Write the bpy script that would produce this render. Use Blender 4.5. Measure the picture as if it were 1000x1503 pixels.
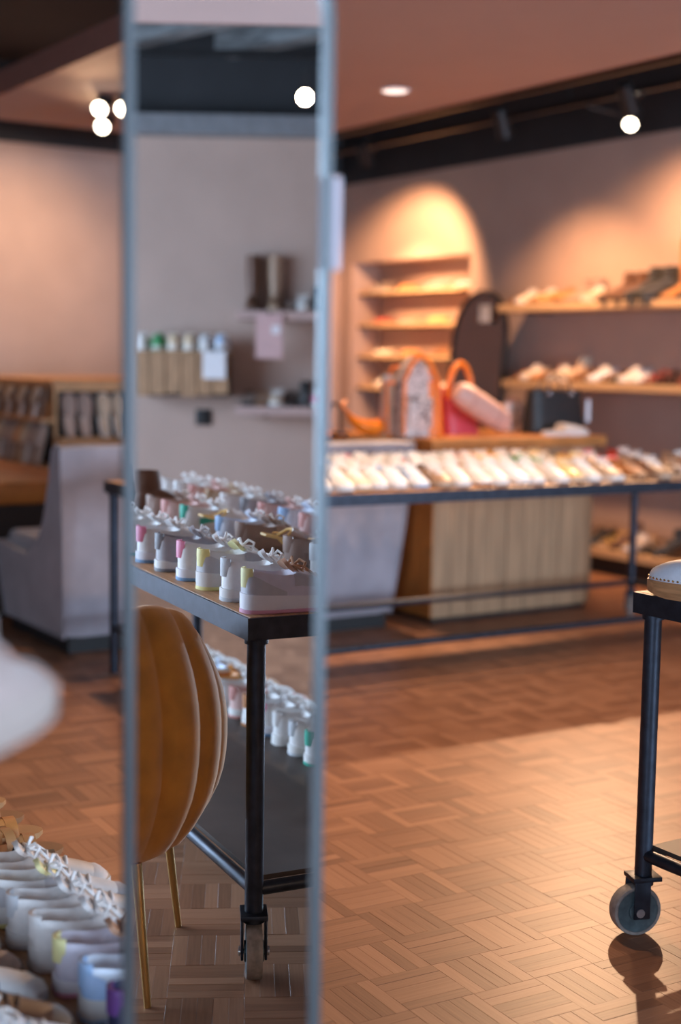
import bpy, bmesh, math, random
from math import sin, cos, pi, radians, sqrt, atan, atan2
from mathutils import Vector, Matrix
random.seed(7)
for o in list(bpy.data.objects): bpy.data.objects.remove(o)
scene = bpy.context.scene
COL = scene.collection
# ------------------------------------------------------------------ camera
PSI, PITCH, ROLL, HC, FPX = radians(33), atan(226/2087.), .016, 1.4, 2087.
r0 = Vector((sin(PSI), cos(PSI), 0)); d0 = Vector((-cos(PSI), sin(PSI), 0)); zz = Vector((0, 0, 1))
Fv = cos(PITCH)*d0 - sin(PITCH)*zz; u0 = sin(PITCH)*d0 + cos(PITCH)*zz
Rv = cos(ROLL)*r0 + sin(ROLL)*u0; Uv = -sin(ROLL)*r0 + cos(ROLL)*u0
CAM = Vector((0, 0, HC))
cd = bpy.data.cameras.new('camera'); cam = bpy.data.objects.new('camera', cd); COL.objects.link(cam)
cam.matrix_world = Matrix(((Rv.x, Uv.x, -Fv.x, 0), (Rv.y, Uv.y, -Fv.y, 0), (Rv.z, Uv.z, -Fv.z, HC), (0, 0, 0, 1)))
cd.sensor_fit = 'AUTO'; cd.sensor_width = 36; cd.lens = FPX*36/1503.
cd.dof.use_dof = True; cd.dof.focus_distance = 3.3; cd.dof.aperture_fstop = 1.5
cd.clip_start = .05
scene.camera = cam
# ------------------------------------------------------------------ world, daylight, exposure
w = bpy.data.worlds.new('world'); scene.world = w; w.use_nodes = True
bg = w.node_tree.nodes['Background']; bg.inputs[0].default_value = (.62, .78, 1, 1); bg.inputs[1].default_value = 1.0
scene.view_settings.view_transform = 'Standard'; scene.view_settings.look = 'None'
scene.view_settings.gamma = 1; scene.view_settings.use_curve_mapping = False
scene.view_settings.exposure = 0.1
DAY = (.58, .76, 1.0); WARM = (1.0, .52, .25); WARM2 = (1.0, .62, .36)
def area(name, loc, direction, sx, sy, power, col):
    l = bpy.data.lights.new(name, 'AREA'); l.shape = 'RECTANGLE'; l.size = sx; l.size_y = sy; l.energy = power; l.color = col
    o = bpy.data.objects.new(name, l); COL.objects.link(o); o.location = loc
    o.rotation_euler = Vector(direction).to_track_quat('-Z', 'Y').to_euler(); return o
# daylight through the two shop windows of the street front
area('window_daylight', (2.6, -3.25, 1.55), (0, 1, -.12), 5.0, 2.3, 520, DAY)
area('window_daylight', (6.85, 4.75, 1.55), (-1, -.1, -.08), 2.9, 2.3, 1250, DAY)
def spot(loc, target, power, col, size=50, blend=.35, rad=.035, parent=None):
    l = bpy.data.lights.new('spot_beam', 'SPOT'); l.energy = power; l.color = col; l.spot_size = radians(size); l.spot_blend = blend; l.shadow_soft_size = rad
    o = bpy.data.objects.new('spot_beam', l); COL.objects.link(o); o.location = loc
    o.rotation_euler = (Vector(target)-Vector(loc)).to_track_quat('-Z', 'Y').to_euler()
    return o
# ------------------------------------------------------------------ pixel helpers (photo frame 1000 x 1503)
def ray(x, y): return (Fv + Rv*((x-500)/FPX) - Uv*((y-751.5)/FPX)).normalized()
def atz(x, y, z): v = ray(x, y); return CAM + v*((z-HC)/v.z)
def atX(x, y, X): v = ray(x, y); return CAM + v*(X/v.x)
def atY(x, y, Y): v = ray(x, y); return CAM + v*(Y/v.y)
def atd(x, y, d): v = ray(x, y); return CAM + v*(d/v.dot(Fv))
def proj(P): v = Vector(P)-CAM; k = FPX/v.dot(Fv); return 500+k*v.dot(Rv), 751.5-k*v.dot(Uv), v.dot(Fv)
# ------------------------------------------------------------------ materials
def nodes(m):
    m.use_nodes = True; nt = m.node_tree; return nt, nt.nodes, nt.links, nt.nodes['Principled BSDF']
def mat(name, col, rough=.5, metal=0, noise=.12, scale=12, bump=0, sheen=0, emit=None, es=0, stretch=None, spec=None, coat=0):
    m = bpy.data.materials.new(name); nt, N, L, b = nodes(m)
    b.inputs['Roughness'].default_value = rough; b.inputs['Metallic'].default_value = metal
    if spec is not None: b.inputs['Specular IOR Level'].default_value = spec
    if coat: b.inputs['Coat Weight'].default_value = coat
    tc = N.new('ShaderNodeTexCoord'); mp = N.new('ShaderNodeMapping'); L.new(tc.outputs['Object'], mp.inputs[0])
    if stretch: mp.inputs['Scale'].default_value = stretch
    nz = N.new('ShaderNodeTexNoise'); nz.inputs['Scale'].default_value = scale; nz.inputs['Detail'].default_value = 4
    L.new(mp.outputs[0], nz.inputs['Vector'])
    cr = N.new('ShaderNodeValToRGB'); c = Vector(col)
    cr.color_ramp.elements[0].position = .3; cr.color_ramp.elements[1].position = .7
    cr.color_ramp.elements[0].color = (*(c*(1-noise)), 1); cr.color_ramp.elements[1].color = (*(c*(1+noise)), 1)
    L.new(nz.outputs[0], cr.inputs[0]); L.new(cr.outputs[0], b.inputs['Base Color'])
    if bump:
        bp = N.new('ShaderNodeBump'); bp.inputs['Strength'].default_value = bump; bp.inputs['Distance'].default_value = .01
        L.new(nz.outputs[0], bp.inputs['Height']); L.new(bp.outputs[0], b.inputs['Normal'])
    if sheen: b.inputs['Sheen Weight'].default_value = sheen; b.inputs['Sheen Tint'].default_value = (*(c*.5+Vector((.5, .5, .5))), 1)
    if emit: b.inputs['Emission Color'].default_value = (*emit, 1); b.inputs['Emission Strength'].default_value = es
    return m
def ocmat(name, rough, noise=.1, scale=60, bump=.1, metal=0, sheen=0):
    m = bpy.data.materials.new(name); nt, N, L, b = nodes(m)
    b.inputs['Roughness'].default_value = rough; b.inputs['Metallic'].default_value = metal; b.inputs['Sheen Weight'].default_value = sheen
    oi = N.new('ShaderNodeObjectInfo'); tc = N.new('ShaderNodeTexCoord'); nz = N.new('ShaderNodeTexNoise'); nz.inputs['Scale'].default_value = scale
    L.new(tc.outputs['Object'], nz.inputs['Vector'])
    mr = N.new('ShaderNodeMapRange'); mr.inputs[3].default_value = 1-noise; mr.inputs[4].default_value = 1+noise; L.new(nz.outputs[0], mr.inputs[0])
    mx = N.new('ShaderNodeVectorMath'); mx.operation = 'SCALE'; L.new(oi.outputs['Color'], mx.inputs[0]); L.new(mr.outputs[0], mx.inputs['Scale'])
    L.new(mx.outputs[0], b.inputs['Base Color'])
    if bump:
        bp = N.new('ShaderNodeBump'); bp.inputs['Strength'].default_value = bump; bp.inputs['Distance'].default_value = .003
        L.new(nz.outputs[0], bp.inputs['Height']); L.new(bp.outputs[0], b.inputs['Normal'])
    return m
M = {}
M['wall'] = mat('taupe_plaster', (.46, .335, .285), .8, noise=.05, scale=3, bump=.05)
M['black_wall'] = mat('black_paint', (.022, .023, .027), .7, noise=.15, scale=4)
M['raft'] = mat('mauve_ceiling_paint', (.46, .325, .30), .75, noise=.03, scale=2)
M['raft_edge'] = mat('ceiling_edge_board', (.30, .135, .105), .7, noise=.08)
M['joist'] = mat('grey_black_joist', (.14, .145, .15), .7, noise=.5, scale=7, stretch=(1, 8, 8))
M['steel'] = mat('blackened_steel', (.034, .042, .06), .42, .7, noise=.25, scale=30)
M['steel_rim'] = mat('brushed_mirror_frame', (.13, .155, .17), .45, .8, noise=.06, scale=40, stretch=(1, 1, .05))
M['black_metal'] = mat('black_powder_coat', (.018, .018, .02), .45, .3, noise=.2)
M['wheel'] = mat('caster_iron', (.10, .15, .17), .45, .6, noise=.3, scale=40)
M['tread'] = mat('caster_tread', (.26, .23, .21), .6, 0, noise=.3, scale=50)
M['bolt'] = mat('zinc_bolt', (.5, .52, .55), .3, 1)
M['brass'] = mat('brass_leg', (.65, .45, .18), .3, 1, noise=.08)
M['top_wood'] = mat('oiled_table_wood', (.42, .22, .10), .5, noise=.3, scale=9, stretch=(1, 12, 12), bump=.1)
M['pale_wood'] = mat('pale_counter_oak', (.37, .22, .118), .6, noise=.22, scale=5, stretch=(6, 6, .5), bump=.1)
M['orange_wood'] = mat('orange_counter_wood', (.50, .19, .045), .5, noise=.25, scale=6, stretch=(1, 1, .4))
M['shelf_wood'] = mat('light_shelf_wood', (.62, .42, .24), .55, noise=.12, scale=6, stretch=(.6, 8, 8))
M['grey_velvet'] = mat('grey_velvet', (.31, .285, .315), .85, noise=.16, scale=5, sheen=.6)
M['plinth_black'] = mat('black_plinth', (.012, .012, .013), .6)
M['mustard'] = mat('mustard_velvet', (.50, .20, .02), .75, noise=.2, scale=14, sheen=.5, bump=.1)
M['cognac'] = mat('cognac_leather', (.36, .125, .025), .45, noise=.2, scale=10, bump=.1)
M['dark_recess'] = mat('shade_and_dark_wood', (.02, .011, .008), .7)  # near-black; paints shade behind slippers and in the bench hollow, also dark timber
M['paper'] = mat('white_card', (.72, .72, .76), .7, noise=.03)
M['lav_card'] = mat('lavender_card', (.40, .37, .42), .7, noise=.03)
M['pink_card'] = mat('pink_card', (.58, .38, .38), .7, noise=.04)
M['string'] = mat('black_cord', (.02, .02, .02), .8)
M['crate'] = mat('brown_crate_board', (.36, .21, .115), .65, noise=.25, scale=8, stretch=(6, 6, 1))
M['board'] = mat('orange_display_board', (.48, .24, .10), .6, noise=.2, scale=6)
M['dark_shelf'] = mat('dark_lower_shelf', (.062, .043, .035), .55, .1, noise=.2, scale=8)
M['lamp_face'] = mat('lamp_lens', (.9, .85, .75), .4, emit=(1, .86, .66), es=14)
M['down_face'] = mat('downlight_lens', (.9, .85, .8), .4, emit=(1, .80, .70), es=1.6)
M['window_frame'] = mat('black_window_frame', (.02, .02, .022), .4, .4)
M['acrylic'] = mat('grey_pedestal_paint', (.30, .27, .26), .6)
M['leather'] = ocmat('shoe_leather', .5); M['suede'] = ocmat('shoe_suede', .85, .18, 30, .2, sheen=.3)
M['rubber'] = ocmat('shoe_rubber', .6, .06, 40, .05); M['cord'] = ocmat('shoe_lace_cord', .8, .15, 200, .2)
M['gloss'] = ocmat('glossy_leather', .4, .06, 30, .05); M['mtl'] = ocmat('buckle_metal', .25, .05, 30, 0, 1)
def glass_mirror():
    m = bpy.data.materials.new('mirror_silver'); nt, N, L, b = nodes(m)
    b.inputs['Metallic'].default_value = 1; b.inputs['Roughness'].default_value = 0
    b.inputs['Base Color'].default_value = (.86, .89, .90, 1); return m
M['mirror'] = glass_mirror()
M['darkened'] = glass_mirror(); M['darkened'].name = 'darkened_mirror'; M['darkened'].node_tree.nodes['Principled BSDF'].inputs['Base Color'].default_value = (.30, .22, .19, 1)  # dark reflection of the arched mirror is put into the glass tint
def pane_mat():
    m = bpy.data.materials.new('shop_window_glass'); m.use_nodes = True; nt = m.node_tree; N = nt.nodes; L = nt.links; N.clear()
    o = N.new('ShaderNodeOutputMaterial'); t = N.new('ShaderNodeBsdfTransparent'); g = N.new('ShaderNodeBsdfGlossy'); g.inputs['Roughness'].default_value = .02
    mx = N.new('ShaderNodeMixShader'); mx.inputs[0].default_value = .05; L.new(t.outputs[0], mx.inputs[1]); L.new(g.outputs[0], mx.inputs[2]); L.new(mx.outputs[0], o.inputs[0]); return m
M['pane'] = pane_mat()
def snake_mat():
    m = bpy.data.materials.new('snake_print'); nt, N, L, b = nodes(m); b.inputs['Roughness'].default_value = .45
    tc = N.new('ShaderNodeTexCoord'); v = N.new('ShaderNodeTexVoronoi'); v.inputs['Scale'].default_value = 38; v.feature = 'DISTANCE_TO_EDGE'
    n2 = N.new('ShaderNodeTexNoise'); n2.inputs['Scale'].default_value = 22
    L.new(tc.outputs['Object'], v.inputs['Vector']); L.new(tc.outputs['Object'], n2.inputs['Vector'])
    ad = N.new('ShaderNodeMath'); ad.operation = 'MULTIPLY_ADD'; ad.inputs[1].default_value = 1.6; L.new(v.outputs[0], ad.inputs[0]); L.new(n2.outputs[0], ad.inputs[2])
    cr = N.new('ShaderNodeValToRGB'); cr.color_ramp.elements[0].position = .48; cr.color_ramp.elements[0].color = (.05, .03, .03, 1)
    cr.color_ramp.elements[1].position = .6; cr.color_ramp.elements[1].color = (.62, .50, .46, 1)
    L.new(ad.outputs[0], cr.inputs[0]); L.new(cr.outputs[0], b.inputs['Base Color']); return m
M['snake'] = snake_mat()
def parquet_mat():
    m = bpy.data.materials.new('mosaic_parquet'); nt, N, L, b = nodes(m)
    uv = N.new('ShaderNodeUVMap'); g = N.new('ShaderNodeNewGeometry'); oi = N.new('ShaderNodeObjectInfo')
    ad = N.new('ShaderNodeMath'); ad.operation = 'ADD'; L.new(g.outputs['Random Per Island'], ad.inputs[0]); L.new(oi.outputs['Random'], ad.inputs[1])
    fr = N.new('ShaderNodeMath'); fr.operation = 'FRACT'; L.new(ad.outputs[0], fr.inputs[0])
    mp = N.new('ShaderNodeMapping'); mp.inputs['Scale'].default_value = (7, 160, 1); L.new(uv.outputs[0], mp.inputs[0])
    cb = N.new('ShaderNodeCombineXYZ'); ml = N.new('ShaderNodeMath'); ml.operation = 'MULTIPLY'; ml.inputs[1].default_value = 57; L.new(fr.outputs[0], ml.inputs[0])
    L.new(ml.outputs[0], cb.inputs[0]); L.new(ml.outputs[0], cb.inputs[1]); L.new(cb.outputs[0], mp.inputs['Location'])
    nz = N.new('ShaderNodeTexNoise'); nz.inputs['Scale'].default_value = 1; nz.inputs['Detail'].default_value = 5; L.new(mp.outputs[0], nz.inputs['Vector'])
    mx = N.new('ShaderNodeMath'); mx.operation = 'MULTIPLY_ADD'; mx.inputs[1].default_value = .55; L.new(fr.outputs[0], mx.inputs[0])
    m2 = N.new('ShaderNodeMath'); m2.operation = 'MULTIPLY'; m2.inputs[1].default_value = .55; L.new(nz.outputs[0], m2.inputs[0]); L.new(m2.outputs[0], mx.inputs[2])
    cr = N.new('ShaderNodeValToRGB'); e = cr.color_ramp.elements
    e[0].position = .1; e[0].color = (.165, .075, .041, 1); e[1].position = .9; e[1].color = (.385, .195, .112, 1)
    n = cr.color_ramp.elements.new(.5); n.color = (.275, .13, .072, 1)
    L.new(mx.outputs[0], cr.inputs[0]); L.new(cr.outputs[0], b.inputs['Base Color'])
    b.inputs['Roughness'].default_value = .42; b.inputs['Specular IOR Level'].default_value = .2
    bp = N.new('ShaderNodeBump'); bp.inputs['Strength'].default_value = .12; bp.inputs['Distance'].default_value = .002; L.new(nz.outputs[0], bp.inputs['Height']); L.new(bp.outputs[0], b.inputs['Normal'])
    return m
M['parquet'] = parquet_mat(); M['subfloor'] = mat('dark_subfloor', (.13, .06, .033), .8)
# ------------------------------------------------------------------ mesh builder
class MB:
    def __init__(s): s.v = []; s.f = []
    def add(s, vs, fs):
        k = len(s.v); s.v += [tuple(v) for v in vs]; s.f += [tuple(i+k for i in f) for f in fs]; return s
    def box(s, c, sz, ch=0, mtx=None):
        bm = bmesh.new(); bmesh.ops.create_cube(bm, size=1)
        for v in bm.verts: v.co = Vector((v.co.x*sz[0], v.co.y*sz[1], v.co.z*sz[2]))
        if ch: bmesh.ops.bevel(bm, geom=list(bm.edges), offset=ch, segments=2, affect='EDGES', profile=.5)
        bm.verts.index_update()
        vs = [(mtx @ v.co if mtx else v.co) + Vector(c) for v in bm.verts]; fs = [[v.index for v in f.verts] for f in bm.faces]; bm.free()
        return s.add(vs, fs)
    def b2(s, a, b, ch=0):
        return s.box([(a[i]+b[i])/2 for i in range(3)], [abs(b[i]-a[i]) for i in range(3)], ch)
    def tube(s, path, r, seg=8, closed=False, cap=True):
        P = [Vector(p) for p in path]; n = len(P); rings = []; prev = None
        for i in range(n):
            if closed: t = P[(i+1) % n]-P[i-1]
            else: t = P[min(i+1, n-1)]-P[max(i-1, 0)]
            t.normalize()
            a = prev if prev else (Vector((0, 0, 1)) if abs(t.z) < .9 else Vector((1, 0, 0)))
            u = (a - t*a.dot(t)).normalized(); prev = u; w_ = t.cross(u)
            rr = r[i] if isinstance(r, (list, tuple)) else r
            rings.append([P[i]+(u*cos(2*pi*k/seg)+w_*sin(2*pi*k/seg))*rr for k in range(seg)])
        return s.loft(rings, cap=cap and not closed, loop=closed)
    def loft(s, rings, cap=True, loop=False, ringclosed=True):
        m = len(rings[0]); n = len(rings); vs = [p for r in rings for p in r]; fs = []
        for i in range(n if loop else n-1):
            j = (i+1) % n
            for k in range(m if ringclosed else m-1):
                l = (k+1) % m; fs.append((i*m+k, i*m+l, j*m+l, j*m+k))
        if cap and not loop: fs.append(tuple(range(m))[::-1]); fs.append(tuple((n-1)*m+k for k in range(m)))
        return s.add(vs, fs)
    def cyl(s, c, r, h, seg=20, axis='z', r2=None):
        r2 = r if r2 is None else r2; rings = []
        for q, rr in ((-h/2, r), (h/2, r2)):
            ring = []
            for k in range(seg):
                a = 2*pi*k/seg; p = (rr*cos(a), rr*sin(a), q)
                if axis == 'x': p = (p[2], p[0], p[1])
                elif axis == 'y': p = (p[1], p[2], p[0])
                ring.append((p[0]+c[0], p[1]+c[1], p[2]+c[2]))
            rings.append(ring)
        return s.loft(rings)
    def sphere(s, c, r, seg=10, rings=6, sc=(1, 1, 1)):
        R = []
        for i in range(1, rings):
            a = pi*i/rings; R.append([(c[0]+r*sc[0]*sin(a)*cos(2*pi*k/seg), c[1]+r*sc[1]*sin(a)*sin(2*pi*k/seg), c[2]+r*sc[2]*cos(a)) for k in range(seg)])
        return s.loft(R)
    def mesh(s, name, m, smooth=True, ang=38):
        me = bpy.data.meshes.new(name); me.from_pydata(s.v, [], s.f); me.update()
        bm = bmesh.new(); bm.from_mesh(me); bmesh.ops.recalc_face_normals(bm, faces=bm.faces); bm.to_mesh(me); bm.free()
        if smooth:
            me.shade_smooth(); me.set_sharp_from_angle(angle=radians(ang))
        me.materials.append(M[m] if isinstance(m, str) else m); return me
    def build(s, name, m, parent=None, smooth=True, ang=38, loc=None, rot=None):
        return mo(name, s.mesh(name, m, smooth, ang), parent, loc, rot)
def mo(name, me, parent=None, loc=None, rot=None, color=None):
    o = bpy.data.objects.new(name, me); COL.objects.link(o)
    if parent: o.parent = parent
    if loc is not None: o.location = loc
    if rot is not None: o.rotation_euler = rot
    if color: o.color = (*color, 1)
    return o
def tag(o, label, cat, group=None):
    o['label'] = label; o['category'] = cat
    if group: o['group'] = group
    return o
def thing(name, label, cat, loc=(0, 0, 0), rz=0, group=None, rot=None):
    o = bpy.data.objects.new(name, None); COL.objects.link(o); o.empty_display_size = .1
    o.location = loc; o.rotation_euler = rot if rot else (0, 0, rz); return tag(o, label, cat, group)
def struct(o): o['kind'] = 'structure'; return o
# ------------------------------------------------------------------ the room
XW, XE, YS, YN, ZT = -10.7, 6.59, -3.0, 6.9, 3.6
SX, SY = .734, -.211      # where the mirrored half of the room lies
NX0, NX1, NZ, NB = -10.5, -8.83, 2.22, 7.2
fl = struct(MB().b2((XW-.2, YS-.2, -.2), (XE+.2, NB+.2, -.008)).build('floor', 'subfloor'))
def wallbox(name, boxes, m='wall'):
    b = MB()
    for a in boxes: b.b2(*a)
    return struct(b.build(name, m, smooth=False))
ZB = 2.9
wb = wallbox('wall_back', [((NX1, YN, 0), (XE, YN+.5, ZB)), ((XW, YN, 0), (NX0, YN+.5, ZB)), ((NX0, YN, NZ), (NX1, YN+.5, ZB)), ((NX0, NB, 0), (NX1, NB+.2, NZ))])
wallbox('trim_1', [((XW, YN, ZB), (XE, YN+.5, ZT))], 'black_wall')
wallbox('wall_left', [((XW-.2, YS, 0), (XW, YN+.5, 3.0))])
wallbox('trim_2', [((XW-.2, YS, 3.0), (XW, YN+.5, ZT))], 'black_wall')
wallbox('wall_right', [((XE, YS, 0), (XE+.2, 3.3, 2.86)), ((XE, 6.2, 0), (XE+.2, YN+.5, 2.86)), ((XE, 3.3, 0), (XE+.2, 6.2, .4)), ((XE, 3.3, 2.7), (XE+.2, 6.2, 2.86))])
wallbox('trim_3', [((XE, YS, 2.86), (XE+.2, YN+.5, ZT))], 'black_wall')
wallbox('wall_front', [((XW-.2, YS-.2, 0), (.1, YS, ZT)), ((5.1, YS-.2, 0), (XE+.2, YS, ZT)), ((.1, YS-.2, 0), (5.1, YS, .4)), ((.1, YS-.2, 2.7), (5.1, YS, ZT))])
def window(name, c, L, rz):
    wr = struct(MB().b2((-L/2, -.005, -1.15), (L/2, .005, 1.15)).build(name, 'pane', smooth=False)); wr.location = c; wr.rotation_euler = (0, 0, rz)
    f = MB()
    for x in (-L/2+.03, 0, L/2-.03): f.box((x, 0, 0), (.06, .08, 2.3))
    for z in (-1.12, 1.12): f.box((0, 0, z), (L, .08, .06))
    f.build('window_frame', 'window_frame', wr, smooth=False)
window('window_1', (2.6, YS-.1, 1.55), 5.0, 0); window('window_2', (XE+.1, 4.75, 1.55), 2.9, pi/2)
struct(MB().b2((XW-.2, YS-.2, ZT), (XE+.2, YN+.5, ZT+.15)).build('ceiling', 'black_wall', smooth=False))
# suspended ceiling panels with the black gap left open along the walls
def raft(name, x0, x1, y0, y1, z, t):
    o = struct(MB().b2((x0, y0, z), (x1, y1, z+t)).build(name, 'raft', smooth=False))
    e = MB(); q = .012
    e.b2((x0-q, y0-q, z-.002), (x1+q, y0, z+t)); e.b2((x0-q, y1, z-.002), (x1+q, y1+q, z+t)); e.b2((x0-q, y0, z-.002), (x0, y1, z+t)); e.b2((x1, y0, z-.002), (x1+q, y1, z+t))
    e.build('edge_board', 'raft_edge', o, smooth=False); return o
raft('trim_4', -8.8, -2.2, 2.85, 5.04, 2.85, .13)
raft('trim_5', -.9, 2.72+SX, -2.8, 2.2, 2.9, .16)
# steel beam on the right wall's head
struct(MB().b2((XE-.16, YS, 2.86), (XE-.005, YN, 2.99)).build('trim_6', mat('grey_beam_paint', (.20, .21, .23), .5), smooth=False))
# joists crossing the black gap
jr = struct(MB().box((0, 0, 3.52), (.1, 9.5, .16)).build('trim_7', 'black_wall', smooth=False)); jr.location = (4.6+SX, 1.7, -.02)
for i in range(9):
    j = MB().box((0, 0, 0), (3.6, .16, .2)).build('joist', 'joist', jr, smooth=False); j.location = (-.2, -3.6+i*.86, 3.47); j.rotation_euler = (0, 0, radians(-45))
jb = struct(MB().box((0, 0, 0), (9, .14, .12)).build('trim_8', 'black_wall', smooth=False)); jb.location = (-6, 6.0, 3.5)
for i in range(8):
    j = MB().box((0, 0, 0), (.12, 1.75, .16)).build('joist', 'joist', jb, smooth=False); j.location = (-3.6+i*1.05, .0, -.03)
# ------------------------------------------------------------------ parquet
BS = .17
def block_mb(seed=0):
    b = MB(); uvs = []; g = .0; c = .0005; w5 = BS/5; rnd = random.Random(seed)
    for i in range(5):
        y0, y1, x0, x1 = -BS/2+i*w5+g/2, -BS/2+(i+1)*w5-g/2, -BS/2+g/2, BS/2-g/2
        z = rnd.uniform(-.0004, .0004)
        o = [(x0, y0), (x1, y0), (x1, y1), (x0, y1)]; inn = [(x0+c, y0+c), (x1-c, y0+c), (x1-c, y1-c), (x0+c, y1-c)]
        b.add([(*p, z-.0006) for p in o]+[(*p, z) for p in inn], [(4, 5, 6, 7)]+[(k, (k+1) % 4, 4+(k+1) % 4, 4+k) for k in range(4)])
    return b
def uv_for(me, fn):
    uvl = me.uv_layers.new(name='UVMap')
    for lp in me.loops: uvl.data[lp.index].uv = fn(me.vertices[lp.vertex_index].co, lp.index)
PR = radians(-3)
blocks = []
n_x0, n_x1, n_y0, n_y1 = int((XW-.3)/BS), int((XE+.3)/BS)+1, int((YS-.6)/BS), int((NB+.6)/BS)
for i in range(n_x0, n_x1):
    for j in range(n_y0, n_y1):
        x, y = i*BS, j*BS; X, Y = x*cos(PR)-y*sin(PR), x*sin(PR)+y*cos(PR)
        if not (XW-.1 < X < XE+.1 and YS-.1 < Y < YN+.25): continue
        px = proj((X, Y, 0)); vis = px[2] > .5 and -20 < px[0] < 1020 and px[1] < 1530
        hid = vis and 190 < px[0] < 485
        blocks.append((px[2] if vis and not hid else 99+px[2]*0, X, Y, (i+j) % 2))
blocks.sort(key=lambda b: b[0])
bms = []
for s in range(4):
    me = block_mb(s).mesh('parquet_block', 'parquet', smooth=False); uv_for(me, lambda co, li: (co.x, co.y)); bms.append(me)
for k, (d, X, Y, a) in enumerate(blocks[:300]):
    mo('parquet_block', bms[k % 4], fl, (X, Y, 0), (0, 0, PR+a*pi/2+(k % 3 == 0)*pi))
big = MB(); base = block_mb(1); uvs = []
for d, X, Y, a in blocks[300:]:
    t = PR+a*pi/2; c, s = cos(t), sin(t)
    big.add([(X+v[0]*c-v[1]*s, Y+v[0]*s+v[1]*c, v[2]) for v in base.v], base.f); uvs += [(v[0], v[1]) for v in base.v]
me = bpy.data.meshes.new('parquet_field'); me.from_pydata(big.v, [], big.f); me.update(); me.materials.append(M['parquet'])
uvl = me.uv_layers.new(name='UVMap')
vi = [0]*len(me.loops); me.loops.foreach_get('vertex_index', vi)
flat = [0.]*(2*len(vi))
for k, v in enumerate(vi): flat[2*k], flat[2*k+1] = uvs[v]
uvl.data.foreach_set('uv', flat)
pf = mo('parquet_field', me, fl); pf['kind'] = 'stuff'
# ------------------------------------------------------------------ shoes
def lerp_tab(tab, x):
    for a, b in zip(tab, tab[1:]):
        if x <= b[0]:
            t = (x-a[0])/(b[0]-a[0]); t = t*t*(3-2*t)*.5+t*.5
            return [p+(q-p)*t for p, q in zip(a, b)]
    return list(tab[-1])
def stations(tab, n): return [lerp_tab(tab, tab[0][0]+(tab[-1][0]-tab[0][0])*(.5-.5*cos(pi*i/(n-1)))*.5+(tab[-1][0]-tab[0][0])*.5*i/(n-1)) for i in range(n)]
def ctr(x, L=.28): return .006*sin(pi*min(max(x/L, 0), 1)*1.3)     # slight banana curve of a foot
# x, half width, side top, inner top, centre top
SNK = [(.0, .010, .070, .072, .073), (.003, .019, .086, .087, .088), (.010, .028, .095, .090, .086), (.018, .032, .095, .066, .06), (.028, .036, .094, .05, .043), (.055, .0375, .088, .046, .04), (.09, .039, .084, .05, .045),
       (.108, .041, .088, .093, .096), (.15, .045, .075, .084, .087), (.19, .048, .058, .067, .07), (.23, .047, .045, .055, .058), (.258, .039, .037, .046, .048), (.272, .026, .031, .038, .040), (.279, .013, .026, .031, .032)]
def upper_mesh(tab, m, zb=.018, n=22, name='upper'):
    b = MB(); R = []
    for x, w_, zt, zi, zc in stations(tab, n):
        c = ctr(x); h = zt-zb
        half = [(-w_*.98, zb), (-w_*1.05, zb+h*.3), (-w_*1.0, zb+h*.65), (-w_*.84, zt), (-w_*.70, zt*.45+zi*.55), (-w_*.45, zi*.8+zc*.2), (0, zc)]
        R.append([(x, c+p[0], p[1]) for p in half]+[(x, c-p[0], p[1]) for p in half[-2::-1]])
    return b.loft(R).mesh(name, m, ang=70)
def sole_mesh(tab, m, bot, top, grow=.004, n=18, name='sole', ext=.004):
    b = MB(); R = []; L = tab[-1][0]
    for s in stations(tab, n):
        x, w_ = s[0], s[1]+grow; xx = -ext+(x/L)*(L+2*ext); z0, z1 = bot(x/L), top(x/L); c = ctr(x)
        R.append([(xx, c-w_*.93, z0), (xx, c-w_, z0+(z1-z0)*.35), (xx, c-w_*.99, z1), (xx, c+w_*.99, z1), (xx, c+w_, z0+(z1-z0)*.35), (xx, c+w_*.93, z0)])
    return b.loft(R).mesh(name, m, ang=50)
def topz(tab, x): return lerp_tab(tab, x)[4]
def laces_mesh(tab, x0=.118, x1=.195, k=5, m='cord', bow=True):
    b = MB()
    for i in range(k):
        x = x0+(x1-x0)*i/(k-1); z = topz(tab, x); wv = lerp_tab(tab, x)[1]*.62; c = ctr(x)
        sg = 1 if i % 2 else -1
        b.tube([(x+.004*sg, c-wv, z-.012), (x+.002*sg, c-wv*.55, z-.001), (x, c, z+.0035), (x-.002*sg, c+wv*.55, z-.001), (x-.004*sg, c+wv, z-.012)], .0036, 6)
    if bow:
        z = topz(tab, x0)+.006
        for s in (-1, 1):
            b.tube([(x0, ctr(x0), z), (x0+.010, s*.020, z+.016), (x0+.016, s*.036, z+.010), (x0+.006, s*.041, z-.006), (x0-.004, s*.026, z+.002), (x0, 0, z)], .0034, 6)
            b.tube([(x0, 0, z), (x0+.022, s*.016, z-.001), (x0+.042, s*.036, z-.022), (x0+.05, s*.040, z-.034)], .003, 6)
    return b.mesh('laces', m)
flat0 = lambda t: .0 if t < .72 else .012*((t-.72)/.28)**1.5
def tongue_mesh(m='leather'):
    b = MB(); R = []
    for x, z, w_ in ((.135, .088, .017), (.118, .096, .021), (.106, .104, .023), (.099, .112, .022), (.097, .117, .016)):
        R.append([(x, -w_+.004, z-.003), (x, .004, z+.003), (x, w_+.004, z-.003), (x-.009, w_+.004, z-.007), (x-.009, .004, z-.002), (x-.009, -w_+.004, z-.007)])
    return b.loft(R).mesh('tongue', m, ang=70)
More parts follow.
